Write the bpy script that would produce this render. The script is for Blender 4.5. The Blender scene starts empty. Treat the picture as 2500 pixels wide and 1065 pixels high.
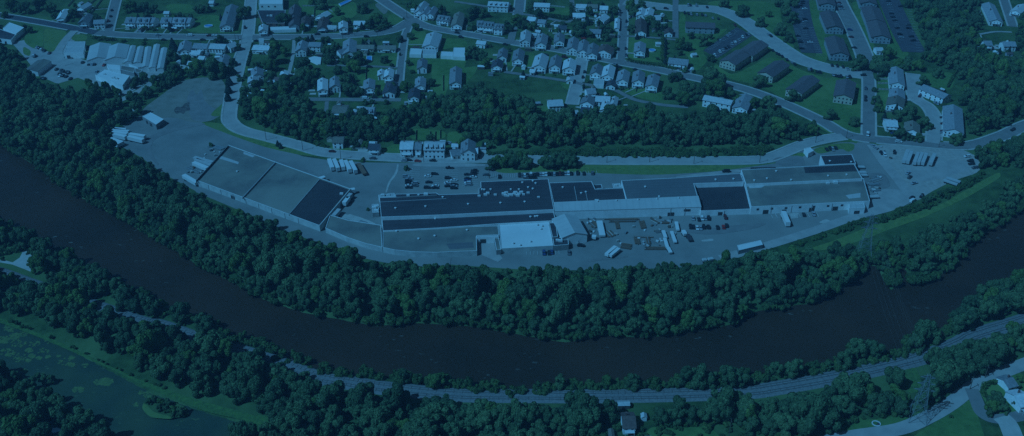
import bpy, math, random
import numpy as np
from mathutils import Vector, Matrix

sc = bpy.context.scene
# ------------------------------------------------------------------ camera, sky, sun, exposure
CAM_H, DEP, FPX = 324.0, math.radians(32.1), 2400.0
cam = bpy.data.cameras.new('camera'); camo = bpy.data.objects.new('camera', cam)
sc.collection.objects.link(camo); sc.camera = camo
camo.location = (0, 0, CAM_H); camo.rotation_euler = (math.pi/2 - DEP, 0, 0)
cam.sensor_width = 36; cam.lens = 36*FPX/2500; cam.clip_start = 1; cam.clip_end = 20000
SUN_EL, SUN_PHI = math.radians(50), math.radians(30)      # light travels towards (+cos,+sin) of SUN_PHI
SD = Vector((-math.cos(SUN_PHI)*math.cos(SUN_EL), -math.sin(SUN_PHI)*math.cos(SUN_EL), math.sin(SUN_EL)))
w = bpy.data.worlds.new('World'); sc.world = w; w.use_nodes = True
wn = w.node_tree; wn.nodes.clear()
sky = wn.nodes.new('ShaderNodeTexSky'); sky.sky_type = 'NISHITA'; sky.sun_disc = False
sky.sun_elevation = SUN_EL; sky.sun_rotation = math.atan2(SD.x, SD.y)
tint = wn.nodes.new('ShaderNodeVectorMath'); tint.operation = 'MULTIPLY'; tint.inputs[1].default_value = (0.14, 0.36, 0.50)
bg = wn.nodes.new('ShaderNodeBackground'); bg.inputs[1].default_value = 0.05
wo = wn.nodes.new('ShaderNodeOutputWorld')
wn.links.new(sky.outputs[0], tint.inputs[0]); wn.links.new(tint.outputs[0], bg.inputs[0]); wn.links.new(bg.outputs[0], wo.inputs[0])
sl = bpy.data.lights.new('sun', 'SUN'); sl.energy = 3.9; sl.angle = math.radians(0.5); sl.color = (0.085, 0.40, 0.80)
so = bpy.data.objects.new('sun', sl); sc.collection.objects.link(so); so.rotation_euler = SD.to_track_quat('Z', 'Y').to_euler()
so.location = (0, 300, 500)
sc.view_settings.view_transform = 'Standard'; sc.view_settings.look = 'None'
sc.view_settings.exposure = 0.0; sc.view_settings.gamma = 1.0
sc.render.engine = 'CYCLES'
cy = sc.cycles
cy.max_bounces = 4; cy.diffuse_bounces = 2; cy.glossy_bounces = 2; cy.transmission_bounces = 2; cy.volume_bounces = 0
cy.transparent_max_bounces = 4; cy.use_denoising = False; cy.sample_clamp_indirect = 3
cy.use_adaptive_sampling = False
sc.render.filter_size = 1.5 if hasattr(sc.render, 'filter_size') else 1.5

# ------------------------------------------------------------------ helpers
rnd = random.Random(7)
COL = sc.collection
CR = {'F': (0, 0, 1.0), 'A0': (0, 0, 3.55), 'A1': (500, 0, 3.55), 'A2': (1000, 0, 3.55), 'A3': (1500, 0, 3.55), 'A4': (2000, 0, 3.55),
      'B0': (0, 250, 3.55), 'B1': (400, 300, 3.55), 'B2': (850, 350, 3.55), 'B3': (1250, 350, 3.55), 'B4': (1650, 350, 3.55), 'B5': (2000, 250, 3.55),
      'C0': (0, 500, 3.55), 'C1': (0, 765, 3.55), 'C2': (600, 765, 3.55), 'C3': (1200, 765, 3.55), 'C4': (1900, 765, 3.55), 'C5': (1900, 500, 3.55),
      'Z0': (0, 0, 5.325), 'Z1': (1000, 280, 5.917), 'Z2': (380, 0, 5.917), 'Z3': (1180, 0, 5.917), 'Z4': (1600, 150, 5.917), 'Z5': (1320, 120, 5.917),
      'Z6': (650, 0, 5.917), 'Z7': (920, 0, 5.917), 'Z8': (1440, 0, 5.917), 'Z9': (560, 150, 5.917), 'ZA': (780, 220, 5.917), 'ZB': (2100, 150, 5.917),
      'ZC': (1880, 0, 5.917), 'ZD': (120, 60, 5.917)}
def ground_at(px, py, z=0.0):
    dx, dy = (px-1250)/FPX, (532.5-py)/FPX
    vx, vy, vz = dx, math.cos(DEP)+math.sin(DEP)*dy, -math.sin(DEP)+math.cos(DEP)*dy
    t = (z-CAM_H)/vz
    return (vx*t, vy*t)
def W(c, x, y, z=0.0):
    ox, oy, s = CR[c]
    return ground_at(ox+x/s, oy+y/s, z)
def WP(c, pts, z=0.0): return [W(c, x, y, z) for x, y in pts]
def mpp(py):                                 # photo pixels per metre on the ground at row py
    return 0.0026*(py+975)

def mesh(name, V, F, mats=None, mi=None, smooth=False):
    me = bpy.data.meshes.new(name); me.from_pydata([tuple(v) for v in V], [], F)
    if mats:
        for m in (mats if isinstance(mats, (list, tuple)) else [mats]): me.materials.append(m)
    if mi is not None: me.polygons.foreach_set('material_index', mi)
    me.validate(); me.update()
    return me
def obj(name, me, parent=None, loc=(0, 0, 0), rz=0.0, scale=None):
    o = bpy.data.objects.new(name, me); COL.objects.link(o); o.location = loc; o.rotation_euler = (0, 0, rz)
    if scale is not None: o.scale = scale if isinstance(scale, (tuple, list)) else (scale,)*3
    if parent: o.parent = parent
    return o
def tag(o, label=None, cat=None, group=None, kind=None):
    if label: o['label'] = label
    if cat: o['category'] = cat
    if group: o['group'] = group
    if kind: o['kind'] = kind
    return o
def thing(name, label, cat, loc=(0, 0, 0), rz=0.0, group=None, scale=None):
    return tag(obj(name, None, None, loc, rz, scale), label, cat, group)
ORD = ('first second third fourth fifth sixth seventh eighth ninth tenth eleventh twelfth thirteenth fourteenth fifteenth sixteenth '
       'seventeenth eighteenth nineteenth twentieth').split()
TENS = {20: 'twenty', 30: 'thirty', 40: 'forty', 50: 'fifty', 60: 'sixty', 70: 'seventy', 80: 'eighty', 90: 'ninety'}
def ordinal(n):
    if n <= 20: return ORD[n-1]
    t, u = n//10*10, n % 10
    return TENS[t]+'-'+ORD[u-1] if u else TENS[t][:-1]+'ieth'

# box / prism builders working on shared vertex + face lists
class MB:
    def __init__(s): s.V = []; s.F = []; s.M = []
    def add(s, V, F, m=0):
        n = len(s.V); s.V += [tuple(v) for v in V]; s.F += [tuple(i+n for i in f) for f in F]; s.M += [m]*len(F)
    def box(s, cx, cy, z0, lx, ly, h, rz=0.0, m=0):
        c, si = math.cos(rz), math.sin(rz); V = []
        for z in (z0, z0+h):
            for ax, ay in ((-1, -1), (1, -1), (1, 1), (-1, 1)):
                x, y = ax*lx/2, ay*ly/2; V.append((cx+x*c-y*si, cy+x*si+y*c, z))
        s.add(V, [(0, 3, 2, 1), (4, 5, 6, 7), (0, 1, 5, 4), (1, 2, 6, 5), (2, 3, 7, 6), (3, 0, 4, 7)], m)
    def bar(s, a, b, t, m=0):
        a, b = Vector(a), Vector(b); d = (b-a).normalized()
        u = d.cross(Vector((0, 0, 1))) if abs(d.z) < .95 else d.cross(Vector((1, 0, 0)))
        u.normalize(); v = d.cross(u)
        V = [p+u*(i*t/2)+v*(j*t/2) for p in (a, b) for i, j in ((-1, -1), (1, -1), (1, 1), (-1, 1))]
        s.add(V, [(0, 3, 2, 1), (4, 5, 6, 7), (0, 1, 5, 4), (1, 2, 6, 5), (2, 3, 7, 6), (3, 0, 4, 7)], m)
    def cyl(s, x, y, z0, h, r0, r1, n=8, m=0):
        V = [(x+r*math.cos(2*math.pi*i/n), y+r*math.sin(2*math.pi*i/n), z) for z, r in ((z0, r0), (z0+h, r1)) for i in range(n)]
        s.add(V, [(i, (i+1) % n, n+(i+1) % n, n+i) for i in range(n)]+[tuple(range(n, 2*n)), tuple(range(n-1, -1, -1))], m)
    def prism(s, pts, z0, z1, m=0):
        if area(pts) < 0: pts = pts[::-1]
        n = len(pts); V = [(x, y, z) for z in (z0, z1) for x, y in pts]
        s.add(V, [tuple(range(n, 2*n)), tuple(range(n-1, -1, -1))]+[(i, (i+1) % n, n+(i+1) % n, n+i) for i in range(n)], m)
    def build(s, name, mats, parent=None, **k):
        return obj(name, mesh(name, s.V, s.F, mats, s.M), parent, **k)
def area(p): return sum(p[i][0]*p[(i+1) % len(p)][1]-p[(i+1) % len(p)][0]*p[i][1] for i in range(len(p)))/2
def inset(pts, d):                           # move every edge of a counter-clockwise outline inwards by d
    n = len(pts); out = []
    for i in range(n):
        a, b, c = Vector(pts[i-1]), Vector(pts[i]), Vector(pts[(i+1) % n])
        e1, e2 = (b-a).normalized(), (c-b).normalized()
        n1, n2 = Vector((-e1.y, e1.x)), Vector((-e2.y, e2.x))
        k = 1+n1.dot(n2); m = (n1+n2)/k if k > .2 else n1
        out.append((b.x+m.x*d, b.y+m.y*d))
    return out
def inside(P, poly):                         # numpy point-in-polygon
    x, y = P[:, 0], P[:, 1]; r = np.zeros(len(P), bool); n = len(poly)
    for i in range(n):
        x1, y1 = poly[i]; x2, y2 = poly[(i+1) % n]
        c = ((y1 > y) != (y2 > y)); xi = (x2-x1)*(y-y1)/((y2-y1) if y2 != y1 else 1e-9)+x1
        r ^= c & (x < xi)
    return r
def dist_line(P, line, closed=False):
    d = np.full(len(P), 1e9); n = len(line)
    for i in range(n if closed else n-1):
        a, b = np.array(line[i]), np.array(line[(i+1) % n]); ab = b-a; L = (ab**2).sum()+1e-9
        t = np.clip(((P-a)@ab)/L, 0, 1); q = a+t[:, None]*ab
        d = np.minimum(d, np.hypot(P[:, 0]-q[:, 0], P[:, 1]-q[:, 1]))
    return d
def smooth_line(pts, k=3):                   # Catmull-Rom
    P = [Vector(p) for p in pts]; P = [P[0]*2-P[1]]+P+[P[-1]*2-P[-2]]; out = []
    for i in range(1, len(P)-2):
        for j in range(k):
            t = j/k; a, b, c, d = P[i-1:i+3]
            out.append(tuple(.5*((2*b)+(c-a)*t+(2*a-5*b+4*c-d)*t*t+(3*b-a-3*c+d)*t**3)))
    return out+[tuple(P[-2])]

# ------------------------------------------------------------------ materials (all procedural)
def mat(name, c1, c2=None, scale=.3, rough=.8, c3=None, detail=6, bump=0.0, stripes=None, metal=0.0, contrast=(.35, .65), spec=.3, obj_rand=0.0):
    m = bpy.data.materials.new(name); m.use_nodes = True; nt = m.node_tree; N, L = nt.nodes, nt.links
    b = N['Principled BSDF']; b.inputs['Roughness'].default_value = rough; b.inputs['Metallic'].default_value = metal
    b.inputs['Specular IOR Level'].default_value = spec
    if c2 is None: c2 = tuple(v*.85 for v in c1)
    tc = N.new('ShaderNodeTexCoord'); no = N.new('ShaderNodeTexNoise'); no.inputs['Scale'].default_value = scale; no.inputs['Detail'].default_value = detail
    no.inputs['Roughness'].default_value = .62
    L.new(tc.outputs['Object'], no.inputs['Vector'])
    r = N.new('ShaderNodeValToRGB'); r.color_ramp.elements[0].position, r.color_ramp.elements[1].position = contrast
    r.color_ramp.elements[0].color = (*c2, 1); r.color_ramp.elements[1].color = (*c1, 1); L.new(no.outputs[0], r.inputs[0]); out = r.outputs[0]
    if c3:
        n2 = N.new('ShaderNodeTexNoise'); n2.inputs['Scale'].default_value = scale*.17; n2.inputs['Detail'].default_value = 4; L.new(tc.outputs['Object'], n2.inputs['Vector'])
        r2 = N.new('ShaderNodeValToRGB'); r2.color_ramp.elements[0].position, r2.color_ramp.elements[1].position = .45, .68
        L.new(n2.outputs[0], r2.inputs[0]); mx = N.new('ShaderNodeMix'); mx.data_type = 'RGBA'
        L.new(r2.outputs[0], mx.inputs['Factor']); L.new(out, mx.inputs['A']); mx.inputs['B'].default_value = (*c3, 1); out = mx.outputs['Result']
    if stripes:                              # seams every stripes[0] metres, running at stripes[1] degrees, strength stripes[2]
        mp = N.new('ShaderNodeMapping'); mp.inputs['Rotation'].default_value = (0, 0, math.radians(-stripes[1])); L.new(tc.outputs['Object'], mp.inputs['Vector'])
        sx = N.new('ShaderNodeSeparateXYZ'); L.new(mp.outputs[0], sx.inputs[0])
        d = N.new('ShaderNodeMath'); d.operation = 'DIVIDE'; d.inputs[1].default_value = stripes[0]; L.new(sx.outputs['Y'], d.inputs[0])
        f = N.new('ShaderNodeMath'); f.operation = 'FRACT'; L.new(d.outputs[0], f.inputs[0])
        g = N.new('ShaderNodeMath'); g.operation = 'LESS_THAN'; g.inputs[1].default_value = .22; L.new(f.outputs[0], g.inputs[0])
        k = N.new('ShaderNodeMath'); k.operation = 'MULTIPLY'; k.inputs[1].default_value = stripes[2]; L.new(g.outputs[0], k.inputs[0])
        mx = N.new('ShaderNodeMix'); mx.data_type = 'RGBA'; L.new(k.outputs[0], mx.inputs['Factor']); L.new(out, mx.inputs['A'])
        mx.inputs['B'].default_value = (*(stripes[3] if len(stripes) > 3 else (.25, .25, .25)), 1); out = mx.outputs['Result']
    if obj_rand:
        oi = N.new('ShaderNodeObjectInfo'); mr = N.new('ShaderNodeMapRange'); mr.inputs['To Min'].default_value = 1-obj_rand; mr.inputs['To Max'].default_value = 1+obj_rand
        L.new(oi.outputs['Random'], mr.inputs['Value']); hs = N.new('ShaderNodeHueSaturation'); L.new(mr.outputs[0], hs.inputs['Value']); L.new(out, hs.inputs['Color']); out = hs.outputs[0]
    L.new(out, b.inputs['Base Color'])
    if bump:
        bp = N.new('ShaderNodeBump'); bp.inputs['Strength'].default_value = bump; bp.inputs['Distance'].default_value = .3
        L.new(no.outputs[0], bp.inputs['Height']); L.new(bp.outputs[0], b.inputs['Normal'])
    return m
def leaf_mat(name, dark, mid, light):
    m = bpy.data.materials.new(name); m.use_nodes = True; nt = m.node_tree; N, L = nt.nodes, nt.links
    b = N['Principled BSDF']; b.inputs['Roughness'].default_value = .75; b.inputs['Specular IOR Level'].default_value = .15
    oi = N.new('ShaderNodeObjectInfo'); ge = N.new('ShaderNodeNewGeometry')
    r = N.new('ShaderNodeValToRGB'); e = r.color_ramp.elements; e[0].color = (*dark, 1); e[1].color = (*light, 1); e.new(.5).color = (*mid, 1)
    a = N.new('ShaderNodeMath'); a.operation = 'MULTIPLY_ADD'; a.inputs[1].default_value = .5; L.new(ge.outputs['Random Per Island'], a.inputs[0])
    k = N.new('ShaderNodeMath'); k.operation = 'MULTIPLY'; k.inputs[1].default_value = .5; L.new(oi.outputs['Random'], k.inputs[0]); L.new(k.outputs[0], a.inputs[2])
    L.new(a.outputs[0], r.inputs[0]); L.new(r.outputs[0], b.inputs['Base Color'])
    tr = N.new('ShaderNodeBsdfTranslucent'); L.new(r.outputs[0], tr.inputs['Color']); ms = N.new('ShaderNodeMixShader'); ms.inputs[0].default_value = .2
    L.new(b.outputs[0], ms.inputs[1]); L.new(tr.outputs[0], ms.inputs[2]); L.new(ms.outputs[0], N['Material Output'].inputs[0])
    return m
M = {}
M['ground'] = mat('grass_ground', (.075, .12, .04), (.03, .055, .02), .12, .95, c3=(.10, .15, .055), detail=10, spec=.1)
M['lawn'] = mat('mown_lawn', (.10, .175, .05), (.065, .12, .035), .25, .95, c3=(.12, .19, .06), detail=8, spec=.1)
M['verge'] = mat('dry_verge_grass', (.16, .21, .06), (.08, .13, .04), .3, .95, c3=(.12, .18, .06), detail=8, spec=.1)
M['brightgrass'] = mat('bright_bank_grass', (.10, .17, .045), (.055, .10, .035), .5, .95, detail=8, spec=.1)
M['asphalt'] = mat('worn_asphalt', (.235, .22, .20), (.17, .163, .15), .05, .9, c3=(.26, .245, .22), detail=12, spec=.2)
M['road'] = mat('street_asphalt', (.22, .20, .185), (.17, .16, .15), .15, .9, detail=8, spec=.2)
M['darkroad'] = mat('fresh_asphalt', (.085, .08, .085), (.065, .06, .07), .2, .9, detail=8, spec=.2)
M['paleroad'] = mat('pale_asphalt', (.36, .33, .30), (.28, .26, .24), .12, .9, detail=8, spec=.2)
M['concrete'] = mat('pale_concrete', (.42, .39, .35), (.33, .31, .28), .2, .9, detail=8)
M['gravel'] = mat('pale_gravel', (.39, .35, .31), (.28, .25, .22), .35, .95, c3=(.32, .30, .27), detail=12, spec=.1)
M['dirt'] = mat('bare_dirt', (.25, .225, .19), (.16, .15, .12), .12, .95, c3=(.20, .185, .15), detail=12, spec=.1)
M['darkdirt'] = mat('dark_dirt', (.16, .14, .12), (.06, .05, .05), .4, .95, detail=8, spec=.1)
M['ballast'] = mat('rail_ballast', (.22, .205, .19), (.14, .13, .13), 1.2, .95, detail=10, spec=.1)
M['line'] = mat('white_road_paint', (.55, .55, .52), (.4, .4, .38), .8, .8)
M['roof_dark'] = mat('dark_membrane_roof', (.070, .060, .064), (.045, .040, .045), .05, .85, c3=(.065, .062, .065), detail=10, stripes=(5.0, 3, .10, (.12, .12, .13)), spec=.15)
M['roof_black'] = mat('black_membrane_roof', (.060, .050, .052), (.044, .038, .042), .1, .85, detail=8, spec=.15)
M['roof_slate'] = mat('striped_metal_roof', (.135, .13, .13), (.11, .105, .11), .05, .8, detail=8, stripes=(3.2, 3, .4, (.08, .08, .085)))
M['roof_grey'] = mat('weathered_gravel_roof', (.215, .20, .165), (.125, .118, .11), .055, .95, c3=(.25, .23, .19), detail=12, spec=.1)
M['roof_pale'] = mat('pale_sheet_roof', (.42, .42, .40), (.36, .36, .35), .08, .8, detail=6, stripes=(4, 90, .12, (.2, .2, .2)))
M['roof_white'] = mat('white_membrane_roof', (.62, .62, .60), (.54, .54, .52), .06, .7, detail=9, c3=(.58, .56, .52))
M['wall_white'] = mat('white_painted_wall', (.80, .79, .76), (.66, .65, .62), .25, .8, detail=9)
M['wall_pale'] = mat('pale_concrete_wall', (.52, .51, .47), (.38, .37, .35), .25, .85, detail=10)
M['wall_brick'] = mat('brick_wall', (.24, .13, .10), (.17, .09, .07), .6, .9, detail=8)
M['wall_grey'] = mat('grey_block_wall', (.26, .25, .24), (.2, .19, .18), .3, .9, detail=8)
M['frame'] = mat('grey_metal_trim', (.35, .35, .34), (.28, .28, .28), 1, .6)
M['glass'] = mat('dark_window_glass', (.03, .035, .04), (.02, .025, .03), 1, .15, spec=.6)
M['door'] = mat('dark_door', (.07, .065, .06), (.05, .045, .045), 1, .6)
M['white'] = mat('white_trim', (.6, .6, .58), (.5, .5, .48), 1, .7)
M['h_roof_g'] = mat('grey_shingle', (.27, .27, .27), (.17, .17, .18), .9, .9, detail=8, obj_rand=.25)
M['h_roof_d'] = mat('dark_shingle', (.075, .075, .085), (.05, .05, .06), .9, .9, detail=8, obj_rand=.2)
M['h_roof_b'] = mat('brown_shingle', (.13, .085, .07), (.085, .055, .05), .9, .9, detail=8, obj_rand=.2)
M['h_roof_t'] = mat('tan_shingle', (.20, .18, .14), (.14, .12, .10), .9, .9, detail=8, obj_rand=.2)
M['h_roof_l'] = mat('pale_shingle', (.54, .54, .52), (.38, .38, .38), .9, .9, detail=8, obj_rand=.2)
M['h_roof_p'] = mat('plum_brown_shingle', (.135, .105, .105), (.10, .08, .08), .6, .9, detail=8, obj_rand=.1)
M['h_wall_w'] = mat('white_siding', (.80, .79, .76), (.66, .66, .63), 1, .8)
M['h_wall_c'] = mat('cream_siding', (.50, .46, .36), (.42, .38, .3), 1, .8)
M['h_wall_r'] = mat('red_brick', (.22, .12, .09), (.15, .08, .07), 1.5, .9)
M['h_wall_g'] = mat('grey_siding', (.32, .34, .35), (.25, .27, .28), 1, .8)
M['chim'] = mat('chimney_brick', (.2, .11, .09), (.13, .07, .06), 3, .9)
M['rust'] = mat('rusty_steel', (.22, .12, .075), (.13, .085, .06), 1.2, .8, detail=8)
M['steel'] = mat('galvanised_steel', (.24, .25, .25), (.18, .19, .19), 2, .6, metal=.0)
M['wood'] = mat('weathered_timber', (.14, .11, .085), (.09, .07, .055), 2, .9)
M['sleeper'] = mat('dark_sleeper', (.13, .12, .11), (.10, .09, .085), 3, .9)
M['rail'] = mat('rail_steel', (.3, .27, .25), (.2, .17, .15), 3, .5, metal=.4)
M['tyre'] = mat('tyre_rubber', (.02, .02, .02), (.015, .015, .015), 3, .9)
M['fence'] = mat('pale_fence', (.42, .4, .36), (.32, .3, .27), 1, .8)
M['blue'] = mat('blue_pool_water', (.06, .28, .55), (.05, .24, .5), 1, .15, spec=.5)
M['pad'] = mat('lily_leaf', (.12, .165, .05), (.075, .11, .04), .6, .7)
M['trunk'] = mat('bark', (.10, .08, .06), (.06, .05, .04), 2, .95)
for k, c in dict(dark=(.018, .018, .02), white=(.62, .62, .6), silver=(.3, .31, .32), red=(.42, .03, .02), blue=(.03, .06, .16), grey=(.12, .12, .125), maroon=(.12, .02, .02)).items():
    M['car_'+k] = mat(k+'_car_paint', c, tuple(v*.92 for v in c), 1, .3, spec=.6)
M['leaf'] = leaf_mat('broad_leaves', (.040, .068, .034), (.086, .136, .056), (.155, .225, .088))
M['leaf2'] = leaf_mat('bright_leaves', (.060, .105, .032), (.105, .170, .045), (.16, .24, .06))
M['needle'] = leaf_mat('conifer_needles', (.022, .038, .03), (.034, .056, .042), (.05, .078, .055))
M['shrubleaf'] = leaf_mat('shrub_leaves', (.045, .078, .03), (.08, .125, .04), (.12, .18, .05))
# water
def water(name, c1, c2, scale, rough, bump, specks=None):
    m = mat(name, c1, c2, scale, rough, bump=bump, spec=.2, detail=5)
    if specks:
        nt = m.node_tree; N, L = nt.nodes, nt.links; b = N['Principled BSDF']; src = b.inputs['Base Color'].links[0].from_socket
        tc = N['Texture Coordinate']
        n = N.new('ShaderNodeTexNoise'); n.inputs['Scale'].default_value = specks[0]; n.inputs['Detail'].default_value = 3
        mp = N.new('ShaderNodeMapping'); mp.inputs['Scale'].default_value = (.45, 1, 1); L.new(tc.outputs['Object'], mp.inputs['Vector']); L.new(mp.outputs[0], n.inputs['Vector'])
        r = N.new('ShaderNodeValToRGB'); r.color_ramp.elements[0].position, r.color_ramp.elements[1].position = specks[1], specks[1]+.05; L.new(n.outputs[0], r.inputs[0])
        n2 = N.new('ShaderNodeTexNoise'); n2.inputs['Scale'].default_value = specks[0]*.06; L.new(tc.outputs['Object'], n2.inputs['Vector'])
        r2 = N.new('ShaderNodeValToRGB'); r2.color_ramp.elements[0].position, r2.color_ramp.elements[1].position = .52, .64; L.new(n2.outputs[0], r2.inputs[0])
        k = N.new('ShaderNodeMath'); k.operation = 'MULTIPLY'; L.new(r.outputs[0], k.inputs[0]); L.new(r2.outputs[0], k.inputs[1])
        mx = N.new('ShaderNodeMix'); mx.data_type = 'RGBA'; L.new(k.outputs[0], mx.inputs['Factor']); L.new(src, mx.inputs['A']); mx.inputs['B'].default_value = (*specks[2], 1)
        L.new(mx.outputs['Result'], b.inputs['Base Color'])
    return m
M['river'] = water('river_water', (.060, .031, .018), (.038, .022, .013), .015, .25, 0, (.42, .66, (.13, .12, .10)))
M['pond'] = water('pond_water', (.06, .082, .045), (.035, .055, .04), .03, .3, .0, (.7, .62, (.10, .13, .06)))
# ------------------------------------------------------------------ ground, river, pond
RIVER = [(-260, 225), (0, 352), (80, 402), (160, 462), (260, 517), (340, 562), (420, 607), (480, 647), (560, 687), (650, 735), (740, 764), (850, 785), (920, 797), (1000, 789), (1150, 797), (1250, 815), (1380, 837), (1480, 819), (1560, 825), (1650, 819), (1720, 802), (1780, 795), (1850, 759), (1900, 757), (1945, 745), (1990, 742), (2040, 715), (2097, 679), (2104, 652), (2140, 647), (2158, 687), (2176, 709), (2192, 697), (2196, 647), (2192, 619), (2204, 612), (2210, 647), (2218, 695), (2249, 697), (2285, 679), (2322, 655), (2379, 587), (2500, 513), (2700, 397), (2760, 560), (2600, 620), (2500, 677), (2463, 694), (2421, 711), (2379, 733), (2362, 758), (2331, 781), (2325, 801), (2294, 829), (2246, 821), (2215, 836), (2199, 867), (2165, 877), (2153, 872), (2125, 866), (2069, 868), (2052, 891), (2013, 890), (1979, 905), (1922, 913), (1900, 908), (1800, 925), (1735, 936), (1679, 933), (1622, 944), (1552, 939), (1510, 936), (1414, 947), (1375, 940), (1313, 956), (1265, 964), (1200, 947), (1180, 955), (1130, 944), (1068, 935), (1031, 941), (994, 925), (938, 922), (853, 916), (797, 906), (769, 898), (727, 880), (701, 883), (673, 861), (637, 840), (600, 836), (563, 821), (524, 807), (485, 787), (456, 773), (417, 762), (377, 742), (338, 725), (296, 706), (254, 680), (214, 658), (175, 638), (141, 621), (107, 607), (73, 579), (28, 556), (0, 548), (-200, 450)]
NFAR = 44
POND = [(-60, 762), (0, 785), (60, 803), (130, 832), (200, 872), (300, 925), (370, 962), (450, 992), (520, 1015), (600, 1038), (650, 1056), (640, 1080), (500, 1110), (330, 1110), (250, 1065), (190, 1020), (140, 985), (60, 930), (-60, 905)]
RIVER_W = [ground_at(x, y, -2.0) for x, y in RIVER]; POND_W = [ground_at(x, y, -1.0) for x, y in POND]
def axis(lo, hi, step, far):
    a = np.arange(lo, hi+step, step); e = np.array([30, 90, 200, 450, 1000, 2200, far], float)
    return np.concatenate([lo-e[::-1], a, hi+e])
gx, gy = axis(-600, 640, 4, 5000), axis(200, 1150, 4, 5000)
X, Y = np.meshgrid(gx, gy); G = np.stack([X.ravel(), Y.ravel()], 1); Z = np.zeros(len(G))
for poly, dep in ((RIVER_W, 5.0), (POND_W, 2.6)):
    ins = inside(G, poly); d = dist_line(G, poly, True)
    s = np.clip((np.where(ins, d, -d)+4)/9, 0, 1); s = s*s*(3-2*s); Z = np.minimum(Z, -dep*s)
nx, ny = len(gx), len(gy); ii = (np.arange(ny-1)[:, None]*nx+np.arange(nx-1)[None]).ravel()
GF = np.stack([ii, ii+1, ii+nx+1, ii+nx], 1)
g = mesh('ground', np.column_stack([G, Z]).tolist(), GF.tolist(), M['ground']); tag(obj('ground', g), kind='structure')
def sheet(name, pts, m, z, kind='structure'):
    if area(pts) < 0: pts = pts[::-1]
    return tag(obj(name, mesh(name, [(x, y, z) for x, y in pts], [tuple(range(len(pts)))], m)), kind=kind)
ZN = [0.03]
def nz():
    ZN[0] += .0012; return ZN[0]
big = [(-2500, -200), (3000, -200), (3000, 3000), (-2500, 3000)]
rx, ry = np.linspace(-900, 1100, 101), np.linspace(200, 900, 36)
tag(obj('river_water', mesh('river_water', [(x, y, -2.0) for y in ry for x in rx], [(j*101+i, j*101+i+1, (j+1)*101+i+1, (j+1)*101+i) for j in range(35) for i in range(100)], M['river'])), kind='structure')
# the pond has its own level, a sheet only over its own hollow
sheet('pond_water', inset(POND_W if area(POND_W) > 0 else POND_W[::-1], -3.0), M['pond'], -1.0)
# solid ballast under the land keeps the river sheet hidden: the land lies above it everywhere
KEEP = []            # outlines where no woodland tree may stand
CORR = []            # (line, half width) corridors where no woodland tree may stand
def lot(name, c, pts, m, keep=True, smooth=True):
    P = WP(c, pts)
    if smooth:                           # cut the corners (Chaikin), which never makes an outline cross itself
        for _ in range(2): P = [((1-f)*a[0]+f*b[0], (1-f)*a[1]+f*b[1]) for a, b in zip(P, P[1:]+P[:1]) for f in (.2, .8)]
    if keep: KEEP.append(P)
    return sheet(name, P, M[m], nz())
lot('factory_yard', 'F', [(268, 345), (300, 308), (345, 280), (400, 268), (470, 262), (490, 285), (500, 300), (560, 324), (660, 354), (740, 382), (800, 391), (900, 397), (1190, 400), (1430, 403), (1750, 403), (1860, 401), (1910, 388),
    (1965, 366), (2050, 348), (2115, 348), (2138, 352), (2190, 420), (2232, 478), (2225, 497), (2150, 517), (2050, 547), (1950, 582), (1850, 612), (1760, 637), (1680, 652), (1500, 660), (1300, 660), (1150, 650), (1020, 640), (880, 622), (800, 592),
    (700, 560), (600, 515), (480, 468), (400, 425), (345, 385), (300, 360)], 'asphalt', smooth=False)
lot('gravel_lot', 'F', [(2136, 352), (2200, 356), (2350, 364), (2390, 385), (2395, 420), (2330, 440), (2270, 470), (2240, 492), (2226, 480), (2190, 425), (2150, 375)], 'gravel')
lot('gravel_lot', 'F', [(2240, 395), (2360, 390), (2375, 410), (2320, 430), (2255, 445), (2215, 430), (2200, 400)], 'paleroad', False)
lot('dirt_ground', 'F', [(395, 232), (440, 197), (500, 188), (548, 194), (553, 245), (540, 283), (505, 298), (470, 300), (420, 285), (345, 295), (345, 268)], 'dirt')
lot('dirt_track', 'F', [(455, 240), (470, 215), (480, 235), (492, 215), (500, 250), (540, 275), (520, 296), (470, 296), (462, 275)], 'road', False)
lot('dirt_mound', 'B0', [(1505, 70), (1530, 35), (1575, 45), (1600, 10), (1645, -5), (1640, 40), (1655, 70), (1610, 75), (1590, 105), (1560, 85), (1530, 105)], 'darkdirt', False)
lot('gravel_yard', 'F', [(28, 104), (60, 98), (85, 118), (130, 122), (158, 99), (200, 75), (182, 100), (170, 135), (210, 148), (260, 150), (330, 160), (400, 160), (395, 175), (340, 215), (300, 235), (230, 205), (190, 190), (140, 205), (95, 185), (60, 140)], 'paleroad', True, False)
lot('sandy_yard', 'C0', [(200, 400), (260, 405), (300, 470), (270, 520), (265, 580), (110, 520), (0, 500), (0, 470), (110, 500), (170, 460)], 'concrete', True, False)
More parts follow.
